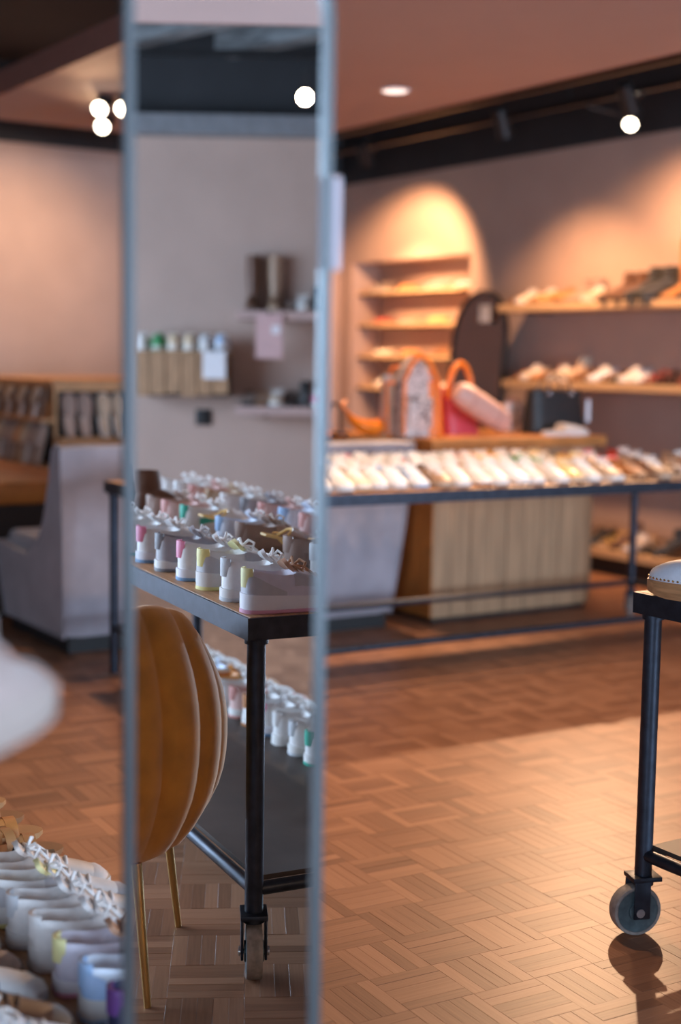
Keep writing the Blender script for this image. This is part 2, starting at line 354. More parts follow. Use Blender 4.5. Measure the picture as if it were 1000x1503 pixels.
def side_pt(tab, x, f, sd, off):
    x_, w_, zt, zi, zc = lerp_tab(tab, x); zb = .018; h = zt-zb; c = ctr(x)
    P = [(w_*.98, zb), (w_*1.05, zb+h*.3), (w_*1.0, zb+h*.65), (w_*.84, zt), (w_*.70, zt*.45+zi*.55), (w_*.45, zi*.8+zc*.2)]
    q = f*3; i = min(int(q), 4); t = q-i
    y, z = P[i][0]+(P[i+1][0]-P[i][0])*t, P[i][1]+(P[i+1][1]-P[i][1])*t
    return (x, c+sd*(y+off), z+off*.35)
def counter_mesh(tab, m='leather'):
    R = []; xs = [.085, .065, .045, .025, .012, .005, .001]
    for sd, seq in ((-1, xs), (1, xs[::-1])):
        for x in seq:
            top = .93-.45*(x/.085); ring = [side_pt(tab, x, top*k/4, sd, .0016) for k in range(5)]
            if x < .006: ring = [(p[0]-.002, p[1], p[2]) for p in ring]
            R.append(ring)
    return MB().loft(R, cap=False, ringclosed=False).mesh('heel_counter', m, ang=70)
def eyestay_mesh(tab, sd, m='leather'):
    R = []
    for i in range(7):
        x = .104+i*.016; R.append([side_pt(tab, x, f, sd, .0018) for f in (.62+.03*i, .85+.02*i, 1.05+.02*i, 1.32)])
    return MB().loft(R, cap=False, ringclosed=False).mesh('eyestay', m, ang=70)
def outsole_mesh(tab): return sole_mesh(tab, 'rubber', flat0, lambda t: .009+flat0(t), .0045, 14, 'outsole', .0045)
def heeltab_mesh(m='leather'):
    b = MB(); R = []
    for z, k in ((.058, .80), (.072, .9), (.088, .95), (.098, .9), (.101, .8)):
        o = []; t = []
        for a in [radians(-66+132*i/8) for i in range(9)]:
            o.append((.022-.0275*cos(a), .030*k*sin(a), z)); t.append((.022-.022*cos(a)*.9, .026*k*sin(a), z))
        R.append(o+t[::-1])
    return b.loft(R).mesh('heel_tab', m, ang=60)
def stripe_mesh(tab, sides, m='leather'):
    b = MB()
    for s in sides:
        R = []
        for i in range(7):
            x = .045+i*.02; w_ = lerp_tab(tab, x)[1]; zt = lerp_tab(tab, x)[2]; zc = .05+.008*sin(i*.6); hh = .012-.0012*i; c = ctr(x)
            zc = min(zc, zt*.8)
            R.append([(x, c+s*(w_*1.07), zc-hh), (x, c+s*(w_*1.09+.001), zc), (x, c+s*(w_*1.05+.001), zc+hh*.8), (x, c+s*(w_*.9), zc)])
        b.loft(R)
    return b.mesh('side_stripe', m, ang=60)
def toecap_mesh(m='leather'):
    tab = [(x, w_*1.03+.0015, a+.002, bb+.002, c+.0022) for x, w_, a, bb, c in SNK if x >= .225]
    tab = [(.222, .0475, .043, .052, .0545)]+tab[1:]+[(.282, .010, .022, .026, .027)]
    return upper_mesh(tab, m, .02, 8, 'toe_cap')
BOOTF = [(.0, .018, .05, .055, .056), (.012, .031, .085, .095, .098), (.05, .036, .095, .105, .107), (.09, .036, .10, .108, .11), (.13, .038, .085, .094, .096), (.17, .044, .055, .068, .071), (.21, .045, .042, .053, .056), (.245, .036, .034, .043, .045), (.268, .018, .028, .033, .034)]
def shaft_mesh(h, m):
    b = MB(); R = []
    for t in (0, .15, .35, .6, .85, 1):
        z = .06+(h-.06)*t; rx = .047+.012*min(t*2, 1)*(h > .2)+.004*sin(t*3); ry = .034+.016*min(t*1.6, 1)*(h > .2); cx = .06-.012*t
        R.append([(cx+rx*cos(2*pi*k/14), ry*sin(2*pi*k/14), z) for k in range(14)])
    z = h-.03
    R.append([(.048+.042*cos(2*pi*k/14), (R[-1][0][0]*0+.036)*sin(2*pi*k/14), h-.002) for k in range(14)])
    R.append([(.048+.042*cos(2*pi*k/14), .036*sin(2*pi*k/14), h-.05) for k in range(14)])
    return b.loft(R).mesh('shaft', m, ang=60)
def heel_block(h, m='rubber'):
    return MB().loft([[(x, y, 0) for x, y in ((-.002, -.026), (.05, -.028), (.05, .028), (-.002, .026))], [(x, y, h) for x, y in ((-.004, -.03), (.06, -.032), (.06, .032), (-.004, .03))]]).mesh('heel', m, smooth=False)
SH = {}
_c = counter_mesh(SNK); _e = [eyestay_mesh(SNK, k) for k in (-1, 1)]; _o = outsole_mesh(SNK); _t = tongue_mesh(); _l = laces_mesh(SNK); _h = heeltab_mesh(); _cap = toecap_mesh('suede')
SH['sneaker'] = [('sole', sole_mesh(SNK, 'rubber', lambda t: .006+flat0(t), lambda t: .030 if t < .1 else .026+.004*t), 1), ('outsole', _o, 8), ('upper', upper_mesh(SNK, 'leather'), 0), ('tongue', _t, 2), ('laces', _l, 3), ('heel_tab', _h, 4), ('side_stripe', stripe_mesh(SNK, (-1,)), 5), ('side_stripe', stripe_mesh(SNK, (1,)), 5), ('toe_cap', _cap, 6), ('eyestay', _e[0], 6), ('eyestay', _e[1], 6)]
SH['trainer'] = [('sole', sole_mesh(SNK, 'rubber', lambda t: .007+flat0(t), lambda t: .044-.012*t), 1), ('outsole', _o, 8), ('upper', upper_mesh(SNK, 'suede', .02), 0), ('tongue', _t, 2), ('laces', _l, 3), ('heel_tab', _h, 4), ('heel_counter', _c, 5), ('toe_cap', _cap, 6), ('eyestay', _e[0], 5), ('eyestay', _e[1], 5)]
SH['simple'] = [('sole', sole_mesh(SNK, 'rubber', flat0, lambda t: .034, n=12), 1), ('upper', upper_mesh(SNK, 'leather', n=14), 0), ('laces', _l, 3), ('heel_tab', _h, 4)]
FOOT = [(0, .016), (.012, .028), (.05, .034), (.1, .034), (.15, .038), (.19, .044), (.225, .043), (.25, .035), (.265, .02), (.27, .008)]
FOOT5 = [(x, w_, 0, 0, 0) for x, w_ in FOOT]
def strap(b, x, zt, wx, z0=.022, tilt=0):
    wv = lerp_tab(FOOT5, x)[1]*1.02; c = ctr(x); R = []
    for i in range(9):
        a = pi*i/8; y = c-wv*cos(a); z = z0+(zt-z0)*sin(a)**.7; xo = x+tilt*cos(a)
        R.append([(xo-wx, y, z-.0015), (xo+wx, y, z-.0015), (xo+wx, y, z+.0015), (xo-wx, y, z+.0015)])
    b.loft(R)
def straps_mesh(m='leather'):
    b = MB(); strap(b, .2, .052, .013); strap(b, .15, .07, .011, tilt=.012); return b.mesh('straps', m)
def ankle_strap(m='leather'):
    b = MB(); b.tube([(.10, -.034, .03), (.06, -.037, .075), (.012, -.022, .085), (.006, 0, .087), (.012, .022, .085), (.06, .037, .075), (.10, .034, .03)], .004, 6)
    b.tube([(.06, -.037, .075), (.085, -.02, .094), (.092, 0, .098), (.085, .02, .094), (.06, .037, .075)], .004, 6); return b.mesh('ankle_strap', m)
def buckle_mesh():
    b = MB(); 
    for x, z in ((.06, .076),): b.tube([(x-.009, -.041, z-.008), (x+.009, -.041, z-.008), (x+.009, -.041, z+.008), (x-.009, -.041, z+.008)], .002, 5, closed=True)
    return b.mesh('buckle', 'mtl')
SH['sandal'] = [('sole', sole_mesh(FOOT5, 'rubber', flat0, lambda t: .022, 0, 14), 1), ('straps', straps_mesh(), 0), ('ankle_strap', ankle_strap(), 0), ('buckle', buckle_mesh(), 7)]
VAMP = [(.12, .034, .05, .06, .063), (.15, .041, .052, .061, .064), (.19, .046, .047, .056, .059), (.225, .045, .038, .047, .05), (.25, .037, .031, .038, .04), (.265, .022, .026, .031, .032), (.271, .009, .022, .025, .026)]
SH['slipper'] = [('sole', sole_mesh(FOOT5, 'rubber', flat0, lambda t: .02, .003, 14), 1), ('vamp', upper_mesh(VAMP, 'suede', .018, 10, 'vamp'), 0), ('insole', sole_mesh(FOOT5, 'suede', lambda t: .019, lambda t: .0225, -.003, 14, 'insole', -.003), 6)]
def studs_mesh():
    b = MB()
    for i in range(15):
        x = .105+i*.0115
        for s in (-1, 1):
            wv = lerp_tab([(v[0], v[1], 0, 0, 0) for v in VAMP] if x > .12 else [(.1, .034, 0, 0, 0), (.12, .034, 0, 0, 0)], x)[1]
            b.sphere((x, ctr(x)+s*wv*1.07, .043), .0032, 6, 4)
    return b.mesh('studs', 'mtl')
CLOGV = [(x, w_*1.04, a+.024, b+.026, c+.028) for x, w_, a, b, c in VAMP]
SH['clog'] = [('sole', sole_mesh(FOOT5, M['top_wood'], lambda t: (.0 if t < .3 else (.012 if t < .45 else 0)) if t < .7 else .014*((t-.7)/.3)**1.5, lambda t: .042-.006*t, .005, 20), 1), ('vamp', upper_mesh(CLOGV, 'leather', .036, 12, 'vamp'), 0), ('studs', studs_mesh(), 7), ('insole', sole_mesh(FOOT5, 'suede', lambda t: .036, lambda t: .043, -.003, 14, 'insole', -.003), 6)]
SH['boot'] = [('sole', sole_mesh(BOOTF, 'rubber', lambda t: .03 if t < .22 else max(0, .03-(t-.22)*.12) if t < .6 else 0, lambda t: .042 if t < .3 else .02, .002, 16), 1), ('foot', upper_mesh(BOOTF, 'gloss', .02, 16, 'foot'), 0), ('shaft', shaft_mesh(.38, 'gloss'), 0), ('heel', heel_block(.032), 1)]
SH['ankle_boot'] = [('sole', sole_mesh(BOOTF, 'rubber', lambda t: .03 if t < .22 else max(0, .03-(t-.22)*.12) if t < .6 else 0, lambda t: .042 if t < .3 else .02, .002, 16), 1), ('foot', upper_mesh(BOOTF, 'suede', .02, 16, 'foot'), 0), ('shaft', shaft_mesh(.17, 'suede'), 0), ('heel', heel_block(.032), 1)]
ORD = 'first second third fourth fifth sixth seventh eighth ninth tenth eleventh twelfth thirteenth fourteenth fifteenth sixteenth seventeenth eighteenth nineteenth twentieth twenty-first twenty-second twenty-third twenty-fourth twenty-fifth twenty-sixth twenty-seventh twenty-eighth twenty-ninth thirtieth'.split()
SHORT = {'sneaker': 'sneaker', 'trainer': 'sneaker', 'simple': 'sneaker', 'sandal': 'sandal', 'slipper': 'slipper', 'clog': 'clog', 'boot': 'boot', 'ankle_boot': 'boot'}
# palettes: description, colours for slots 0..7
def pal(desc, u, sole=(.66, .64, .62), tng=None, lace=(.8, .78, .76), tab=None, stripe=None, cap=None, mtl=(.8, .6, .3), out=None):
    return desc, [u, sole, tng or u, lace, tab or u, stripe or u, cap or u, mtl, out or tab or sole]
W = (.68, .66, .65); CR = (.72, .62, .50)
PAL = {
 'white': pal('plain white leather', W),
 'white_cognac': pal('white leather with cognac heel tab', W, tab=(.42, .16, .05), cap=(.72, .70, .68)),
 'white_yellow': pal('white and grey with pale yellow collar', W, tab=(.78, .72, .30), stripe=(.45, .44, .46), cap=(.42, .40, .42), tng=(.75, .70, .35)),
 'white_green': pal('white leather with green heel tab', W, tab=(.02, .32, .22), stripe=(.03, .36, .26)),
 'white_teal': pal('white leather with big teal heel', W, tab=(.0, .40, .34), stripe=(.02, .42, .38)),
 'white_blue': pal('white leather with pale blue panels', (.66, .72, .82), tab=(.30, .45, .68), stripe=(.35, .5, .75)),
 'white_pink': pal('white leather with pink and blue stripe', W, tab=(.75, .25, .40), stripe=(.20, .38, .60), sole=(.74, .74, .8), out=(.16, .30, .5)),
 'white_silver': pal('white leather with silver stripe', W, tab=(.5, .52, .55), stripe=(.25, .28, .32)),
 'lilac_brown': pal('pale lilac mesh with brown laces', (.60, .57, .66), lace=(.42, .22, .12), cap=(.34, .33, .36), tab=(.74, .70, .34), stripe=(.44, .43, .47), tng=(.45, .25, .16), sole=(.74, .72, .76), out=(.66, .32, .45)),
 'cream': pal('cream leather', CR, cap=(.66, .55, .42), tab=(.60, .45, .28)),
 'beige': pal('beige suede', (.52, .38, .27), tab=(.40, .24, .13)),
 'blush': pal('blush pink leather', (.62, .40, .36), tab=(.55, .25, .22)),
 'grey': pal('grey suede', (.34, .32, .34), tab=(.2, .2, .22), lace=(.6, .58, .58)),
 'taupe': pal('taupe suede', (.32, .22, .18), (.25, .17, .13), lace=(.5, .42, .36), cap=(.42, .29, .23)),
 'tan': pal('tan leather', (.48, .22, .08), (.30, .15, .07), lace=(.4, .2, .1), cap=(.44, .25, .13)),
 'orange': pal('orange tan leather', (.60, .25, .07), (.46, .26, .12), cap=(.55, .3, .13)),
 'gold': pal('gold metallic', (.70, .46, .16), (.55, .42, .3), lace=(.75, .6, .35)),
 'black': pal('black leather', (.018, .017, .018), (.03, .028, .028), lace=(.03, .03, .03), cap=(.05, .045, .04)),
 'brown': pal('dark brown leather', (.11, .045, .022), (.08, .05, .035), lace=(.1, .05, .03), cap=(.16, .08, .04)),
 'green': pal('bright green leather', (.02, .28, .08), tab=(.02, .2, .06)),
 'yellow': pal('mustard yellow leather', (.72, .42, .03), tab=(.6, .3, .02)),
 'pink': pal('hot pink leather', (.72, .10, .24), tab=(.6, .06, .18), cap=(.7, .2, .3)),
 'red': pal('brick red leather', (.42, .05, .03), (.3, .12, .07), cap=(.45, .15, .08)),
 'leopard': pal('brown and beige printed', (.33, .21, .14), (.4, .3, .22), tab=(.08, .05, .04), stripe=(.10, .06, .04), cap=(.14, .08, .05)),
 'pinkish': pal('pale pinkish white', (.50, .41, .38), sole=(.50, .43, .39), lace=(.5, .42, .4)),
 'navy': pal('dark navy', (.02, .022, .06), (.5, .5, .55), stripe=(.4, .42, .5), tab=(.1, .03, .16)),
 'offwhite': pal('off-white nubuck', (.64, .57, .52), sole=(.72, .66, .6), cap=(.6, .52, .47)),
}
def shoe(kind, p, loc, rz, place, group, rot=None, scale=1, mirror=False):
    desc, c = PAL[p]; noun = SHORT[kind]
    r = thing({'sneaker': 'sneaker', 'sandal': 'strappy_sandal', 'slipper': 'slipper', 'clog': 'clog', 'boot': 'boot'}[noun], '%s %s, %s' % (desc, {'sandal': 'strappy sandal', 'boot': 'tall boot' if kind == 'boot' else 'ankle boot'}.get(noun, noun), place), noun, loc, rz, group, rot)
    r.scale = (scale, -scale if mirror else scale, scale)
    for nm, me, ci in SH[kind]: mo(nm, me, r, color=c[ci])
    return r
# ------------------------------------------------------------------ steel tables on casters
def caster_parts(root, x, y, swivel, ztop=.15):
    rt = Matrix.Rotation(swivel, 4, 'Z')
    def put(nm, b, m, sm=True): 
        for i, v in enumerate(b.v): q = rt @ Vector(v); b.v[i] = (q.x+x, q.y+y, q.z)
        return b.build(nm, m, sm_parent[0] if sm_parent else root)
    sm_parent = []
    p = put('caster_fork', MB().box((0, 0, ztop-.006), (.075, .062, .012), .002).box((.012, -.027, ztop-.055), (.042, .006, .10), .002).box((.012, .027, ztop-.055), (.042, .006, .10), .002).cyl((0, 0, ztop-.016), .026, .016), 'steel')
    sm_parent.append(p)
    wz = .0625; wx = .018
    put('wheel', MB().cyl((wx, 0, wz), .054, .036, 28, 'y').cyl((wx, 0, wz), .024, .044, 16, 'y'), 'wheel')
    ring = []
    for k in range(32):
        a = 2*pi*k/32; ring.append([(wx+r_*cos(a), yy, wz+r_*sin(a)) for r_, yy in ((.052, -.018), (.0605, -.018), (.0625, -.012), (.0625, .012), (.0605, .018), (.052, .018))])
    put('tread', MB().loft(ring, loop=True), 'tread')
    put('axle_bolt', MB().cyl((wx, 0, wz), .0065, .072, 6, 'y').cyl((wx, -.033, wz), .011, .003, 12, 'y').cyl((wx, .033, wz), .011, .003, 12, 'y'), 'bolt')
def steel_table(label, loc, rz, L, Wd, h, swivels, lower=True, plain=()):
    r = thing('steel_table', label, 'table', loc, rz); t = .036; rail = .05
    f = MB()   # angle-iron top frame
    f.b2((0, 0, h-rail), (L, .006, h)); f.b2((0, Wd-.006, h-rail), (L, Wd, h)); f.b2((0, .006, h-rail), (.006, Wd-.006, h)); f.b2((L-.006, .006, h-rail), (L, Wd-.006, h))
    f.b2((0, .006, h-rail), (L, .03, h-rail+.005)); f.b2((0, Wd-.03, h-rail), (L, Wd-.006, h-rail+.005))
    f.build('top_frame', 'steel', r, smooth=False)
    MB().b2((.007, .007, h-.036), (L-.007, Wd-.007, h+.001), .003).build('table_top', 'top_wood', r, smooth=False)
    i = 0
    for x in (.035, L-.035):
        for y in (.035, Wd-.035):
            pl = i in plain
            b = MB().tube([(x, y, .0 if pl else .15), (x, y, h-rail+.002)], .021, 16); b.cyl((x, y, h-rail-.006), .027, .014, 16)
            b.build('leg', 'steel', r)
            if not pl: caster_parts(r, x, y, swivels[i])
            i += 1
    for a, b_ in (((.035, .035, .2), (L-.035, .035, .2)), ((.035, Wd-.035, .2), (L-.035, Wd-.035, .2)), ((.035, .035, .2), (.035, Wd-.035, .2)), ((L-.035, .035, .2), (L-.035, Wd-.035, .2))):
        MB().tube([a, b_], .016, 12).build('lower_rail', 'steel', r)
    if lower: MB().b2((.05, .05, .212), (L-.05, Wd-.05, .224)).build('lower_shelf', 'dark_shelf', r, smooth=False)
    return r
# long table: local x runs along the room's Y
T1 = (-4.83, 2.47); T1R = radians(90-2.0)
t1 = steel_table('long wheeled steel table crowded with white sneakers and bright sandals', (T1[0], T1[1], 0), T1R, 3.1, .93, .85, (.4, 1.2, 2, .9), lower=False, plain=(1,))
def onT(root_xy, rz, x, y, z): return (root_xy[0]+x*cos(rz)-y*sin(rz), root_xy[1]+x*sin(rz)+y*cos(rz), z)
# table at the right edge of the photograph
T2 = (-2.46, 2.445); T2R = radians(0)
t2 = steel_table('wheeled steel table holding a white studded clog above bare floor', (T2[0], T2[1], 0), 0, 2.2, .9, .85, (radians(250), 1, 2, .3))
# table reflected in the standing mirror
T3 = (-.875+SX, .985+SY); T3R = radians(-25)
t3 = steel_table('wheeled steel table with pastel sneakers, seen in the standing mirror', (T3[0], T3[1], 0), T3R, 2.6, .86, .83, (radians(200), .5, 1, 2))
# ------------------------------------------------------------------ tall standing mirror near the camera
MN = Vector((.961, -.276, 0)); MT = Vector((.276, .961, 0)); MC = Vector((-1.844, 1.009, 0))*.814 - MT*.0085 
mr_ = thing('standing_mirror', 'tall narrow arched mirror reflecting a sneaker table and mustard chair', 'mirror', MC, atan2(MT.y, MT.x))
def arch_pts(hw, z0, zs, n=20):
    return [(-hw, z0), (hw, z0)]+[(hw*cos(a), zs+hw*sin(a)) for a in [pi*i/n for i in range(n+1)]]
def slab(b, pts, y0, y1): b.loft([[(x, y0, z) for x, z in pts], [(x, y1, z) for x, z in pts]])
HW = .1127
# local -y faces the room (the camera side)
g = MB(); pts = arch_pts(HW, .07, 1.80); g.add([(x, 0, z) for x, z in pts], [tuple(range(len(pts)))]); g.build('mirror_glass', 'mirror', mr_, smooth=False)
b = MB(); pin = arch_pts(HW, .07, 1.80); pout = arch_pts(HW+.011, .055, 1.80)
b.loft([[(x, y, z) for x, z in p] for p, y in ((pin, -.001), (pin, -.010), (pout, -.010), (pout, .022), (pin, .022))], cap=False); b.build('frame', 'steel_rim', mr_, ang=30)
b = MB(); slab(b, arch_pts(HW+.01, .06, 1.80), .004, .018); b.build('backing', 'black_metal', mr_)
MB().box((0, .01, .011), (.30, .26, .022), .004).box((0, .01, .045), (.06, .03, .05)).build('foot_plate', 'black_metal', mr_)
pt = atd(486, 328, 1.708)
b = MB().box((0, 0, 0), (.025, .0012, .110)); tg = thing('paper_tag', 'blank white paper tag tied to the edge of the standing mirror', 'tag', pt, atan2(MT.y, MT.x))
b.build('card', 'lav_card', tg, smooth=False); MB().tube([(0, 0, .05), (-.004, .006, .07), (-.010, .02, .08)], .0012, 5).build('string', 'string', tg)
# ------------------------------------------------------------------ grey velvet lounge chairs
def lounge_chair(label, loc, rz=0):
    # local: +x is the back side, seat opens towards -x, width along y from 0 to .78
    r = thing('lounge_chair', label, 'armchair', loc, rz, 'grey velvet lounge chairs behind the long table')
    prof = [(-.02, .075), (.05, .55), (.085, .97), (.05, .985), (-.01, .96), (-.075, .80), (-.17, .62), (-.29, .49), (-.44, .42), (-.66, .43), (-.86, .45), (-.89, .40), (-.84, .25), (-.80, .075)]
    R = []; n = 9
    for i in range(n):
        t = i/(n-1); y = .78*t; e = min(t, 1-t); s = 1 if e > .01 else .985
        R.append([(x*s-.005*(1-s)*60, .39+(y-.39)*(.90+.16*min(z, 1)), .52+(z-.52)*s) for x, z in prof])
    MB().loft(R).build('shell', 'grey_velvet', r, ang=45)
    for s_ in (0, .78):
        pp = [Vector((x, .39+(s_-.39)*(.90+.16*min(z, 1)), z)) for x, z in prof]
        MB().tube(pp, .007, 6, closed=True).build('piping', 'grey_velvet', r)
    b = MB()
    for z0, z1, k in ((.43, .53, 0),):
        b.box((-.57, .39, .455), (.56, .66, .10), .035)
    b.build('seat_cushion', 'grey_velvet', r)
    MB().b2((-.79, .06, 0), (-.03, .72, .078)).build('base', 'plinth_black', r, smooth=False)
    return r
lounge_chair('grey velvet lounge chair in front of the cognac leather bench', (-6.16, 2.45, 0))
lounge_chair('grey velvet lounge chair beside the plank counter', (-6.02, 3.50, 0))
# ------------------------------------------------------------------ plank counter
CX, CY0, CY1, CB, CH = -5.98, 4.47, 5.60, -6.85, .965
ct = thing('plank_counter', 'counter clad in pale vertical planks with an orange wood top and orange-lit side', 'counter', (CX, CY0, 0))
MB().b2((CB-CX+.02, .02, 0), (-.022, CY1-CY0-.02, CH-.03)).build('carcass', 'dark_recess', ct, smooth=False)
np_ = 9
for i in range(np_):
    w_ = (CY1-CY0)/np_; dz = random.uniform(-.004, .004)
    pm = MB().b2((-.022, i*w_+.002, .03), (dz*.5, (i+1)*w_-.002, CH-.035), .003).build('plank', 'pale_wood', ct, smooth=False)
for i in range(6):
    w_ = (CX-CB)/6
    MB().b2((-(i+1)*w_+.002, -.004+.02*0, .03), (-i*w_-.004, .02, CH-.035), .003).build('side_plank', 'orange_wood', ct, smooth=False)  # orange light falling on this face is put into the plank colour
MB().b2((CB-CX-.05, -.04, CH-.035), (.03, CY1-CY0+.06, CH+.02), .006).b2((CB-CX-.05, -.34, CH-.035), (-.33, -.04, CH+.02), .006).build('counter_top', 'orange_wood', ct, smooth=False)
CT = CH+.02
# ------------------------------------------------------------------ bags on the counter
def onC(px, py, back=.3): p = atX(px, py, CX-back); return Vector((p.x, p.y, CT))
def bag_body(b, w0, w1, d0_, d1_, h, n=7, top_round=0):
    R = []
    for i in range(n):
        t = i/(n-1); ww = w0+(w1-w0)*t; dd = d0_+(d1_-d0_)*t; z = h*t
        if top_round and t > 1-top_round: q = (t-(1-top_round))/top_round; k = sqrt(max(0, 1-q*q*.92)); ww *= k; dd *= (.5+.5*k)
        R.append([(ww/2*(abs(cos(a))**.45)*(1 if cos(a) > 0 else -1), dd/2*(abs(sin(a))**.45)*(1 if sin(a) > 0 else -1), z) for a in [2*pi*k/20 for k in range(20)]])
    b.loft(R)
def bag(name, label, px, col, w_, dp, h, rz=0, m='gloss', back=.3, top=1.0, rnd=0, pyb=632, handles=1, hh=.1, hcol=None, trim=None, cat='bag', hw=.5, dtop=.5, hr=.007):
    r = thing(name, label, cat, onC(px, pyb, back), radians(90)+rz, 'bags on the counter')
    b = MB(); bag_body(b, w_, w_*top, dp, dp*dtop, h, 9, rnd); o = b.build('bag_body', m, r); o.color = (*col, 1)
    for k in range(handles):
        y = (k-.5*(handles-1))*dp*.5; a = w_*hw/2
        z0 = h*(.92 if rnd else .985)
        q = MB().tube([(-a, y, z0-.03)]+[(-a*cos(pi*i/10), y, z0+hh*sin(pi*i/10)) for i in range(11)]+[(a, y, z0-.03)], hr, 8).build('handle', 'gloss', r); q.color = (*(hcol or col), 1)
    if trim:
        q = MB().tube([(w_/2*.97*sx*(1+(top-1)*t), -dp*(.5-.25*t)*.9, h*t*.93) for sx, t in ((-1, .03), (-1, .5), (-1, .93), (1, .93), (1, .5), (1, .03))], .010, 8, closed=True).build('trim', 'gloss', r); q.color = (*trim, 1)
    return r
OR = (.88, .20, .01)
bag('tote_bag', 'pale tote bag with orange edging', 580, (.66, .55, .46), .17, .12, .33, m='leather', trim=OR, handles=1, hcol=OR, hh=.05, back=.35)
sb = bag('snake_print_backpack', 'tall snake print backpack with orange trim and rounded top', 606, (.6, .5, .5), .22, .14, .43, m='snake', rnd=.4, trim=None, handles=1, hh=.05, hcol=OR, back=.25, hw=.3)
q = MB().tube([(.11*sx*(1-.35*max(0, t-.7)/.3), -.072, .43*t) for sx, t in ((-1, .03), (-1, .4), (-1, .7), (-.75, .9), (-.3, .99), (.3, .99), (.75, .9), (1, .7), (1, .4), (1, .03))], .011, 8).build('trim', 'gloss', sb); q.color = (*OR, 1)
MB().box((0, -.07, .13), (.15, .02, .16), .008).build('front_pocket', 'snake', sb)
bag('shoulder_bag', 'upright orange shoulder bag beside the snake print backpack', 634, OR, .10, .10, .30, m='gloss', back=.22, handles=1, hh=.06, top=.8)
bag('pouch', 'hot pink flat pouch behind the orange handle', 641, (.75, .02, .20), .09, .05, .26, m='leather', back=.42, handles=1, hh=.03, hr=.004)
bag('handled_bag', 'red pink handbag with a large orange loop handle', 674, (.46, .05, .075), .22, .13, .20, back=.33, handles=1, hh=.20, hcol=OR, hw=.75, hr=.017, top=.9)
pb = thing('duffel_bag', 'long beige pink barrel bag leaning across the red handbag', 'bag', onC(707, 622, .13)+Vector((0, 0, .158)), rot=(0, radians(27), radians(92)), group='bags on the counter')
R = []
for t, k in ((-.21, .35), (-.2, .7), (-.17, .93), (-.1, 1), (0, 1.02), (.1, 1), (.17, .93), (.2, .7), (.21, .35)):
    R.append([(t, .055*k*cos(2*pi*i/18), .07*k*sin(2*pi*i/18)) for i in range(18)])
q = MB().loft(R).build('bag_body', 'leather', pb); q.color = (.58, .33, .27, 1)
for x in (-.1, .1):
    q = MB().tube([(x, .057*cos(2*pi*i/18), .072*sin(2*pi*i/18)) for i in range(18)], .004, 6, closed=True).build('strap', 'leather', pb); q.color = (.5, .25, .2, 1)
q = MB().tube([(-.16, 0, .072), (.16, 0, .072)], .003, 6).build('zip', 'mtl', pb); q.color = (.7, .5, .3, 1)
bag('pouch', 'purple patterned pouch with yellow base next to the black handbag', 752, (.30, .13, .20), .13, .08, .17, m='snake', back=.5, handles=1, hh=.03, hr=.004)
bk = bag('black_handbag', 'black boxy leather handbag with thin handles and a hanging tag', 812, (.012, .012, .014), .42, .16, .245, back=.32, top=.88, handles=2, hh=.10, hw=.42, hr=.006, dtop=.6, pyb=630, m='leather')
q = MB().box((.20, -.075, .13), (.03, .003, .13), .001).build('tag_card', 'paper', bk, smooth=False)
q = MB().tube([(.19, -.07, .225), (.2, -.076, .195)], .0015, 5).build('tag_string', 'string', bk)
for k, s in enumerate((-1, 1)):
    q = MB().tube([(s*.088+.012*cos(2*pi*i/12), -.052, .232+.012*sin(2*pi*i/12)) for i in range(12)], .003, 5, closed=True).build('ring', 'mtl', bk); q.color = (.7, .7, .72, 1)
ob = thing('crescent_bag', 'bright orange crescent bag lying at the counter end', 'bag', onC(546, 630, .37), radians(90), 'bags on the counter')
R = []
for i in range(15):
    a = pi*(1.08+.84*i/14); rr = .012+.03*sin(pi*i/14); R.append([(.17*cos(a), .05*cos(2*pi*k/12)*rr/.042, .165+.12*sin(a)+rr*sin(2*pi*k/12)) for k in range(12)])
q = MB().loft(R).build('bag_body', 'gloss', ob); q.color = (*OR, 1)
q = MB().tube([(-.165, 0, .13), (-.19, .01, .165), (-.15, .03, .19)], .008, 8).build('handle', 'gloss', ob); q.color = (*OR, 1)
for k in range(2): shoe('slipper', 'offwhite', (CX-.12-.05*k, onC(800, 630).y-.17+.06*k, CT), radians(70+25*k), '%s of the two before the black handbag' % ('outer', 'inner')[k], 'pale slippers on the counter')
hk = thing('hook_stand', 'small black hooked display stand near the lounge chair', 'stand', (CX-.5, CY0-.27, CT))
MB().cyl((0, 0, .008), .05, .016, 20).build('base', 'black_metal', hk); MB().tube([(0, 0, .01), (0, 0, .14), (.0, -.02, .165), (0, -.06, .17), (0, -.08, .15)], .009, 8).build('hook', 'black_metal', hk)
# ------------------------------------------------------------------ back wall shelves
def wall_shelf(label, x0, x1, z, dpt, y=YN, th=.05):
    r = thing('wall_shelf', label, 'shelf', ((x0+x1)/2, y, z-th)); L = x1-x0
    MB().b2((-L/2, -dpt, 0), (L/2, 0, th), .004).build('board', 'shelf_wood', r, smooth=False)
    for x in (-L/2+.25, 0, L/2-.25): MB().b2((x-.015, -dpt+.06, -.012), (x+.015, 0, 0)).build('bracket', 'black_metal', r, smooth=False)
    return r
wall_shelf('upper pale wooden wall shelf with sandals, ankle boots and tall boots', -8.12, -4.6, 1.80, .3)
wall_shelf('lower pale wooden wall shelf with sandals behind the black handbag', -8.05, -4.6, 1.262, .3)
pl = thing('shoe_plinth', 'low wooden plinth with dark shoes along the back wall', 'shelf', (-6.2, YN-.003, 0))
MB().b2((-1.9, -.36, .12), (2, 0, .17)).build('board', 'shelf_wood', pl, smooth=False); MB().b2((-1.85, -.30, 0), (1.95, 0, .12)).build('base', 'plinth_black', pl, smooth=False)
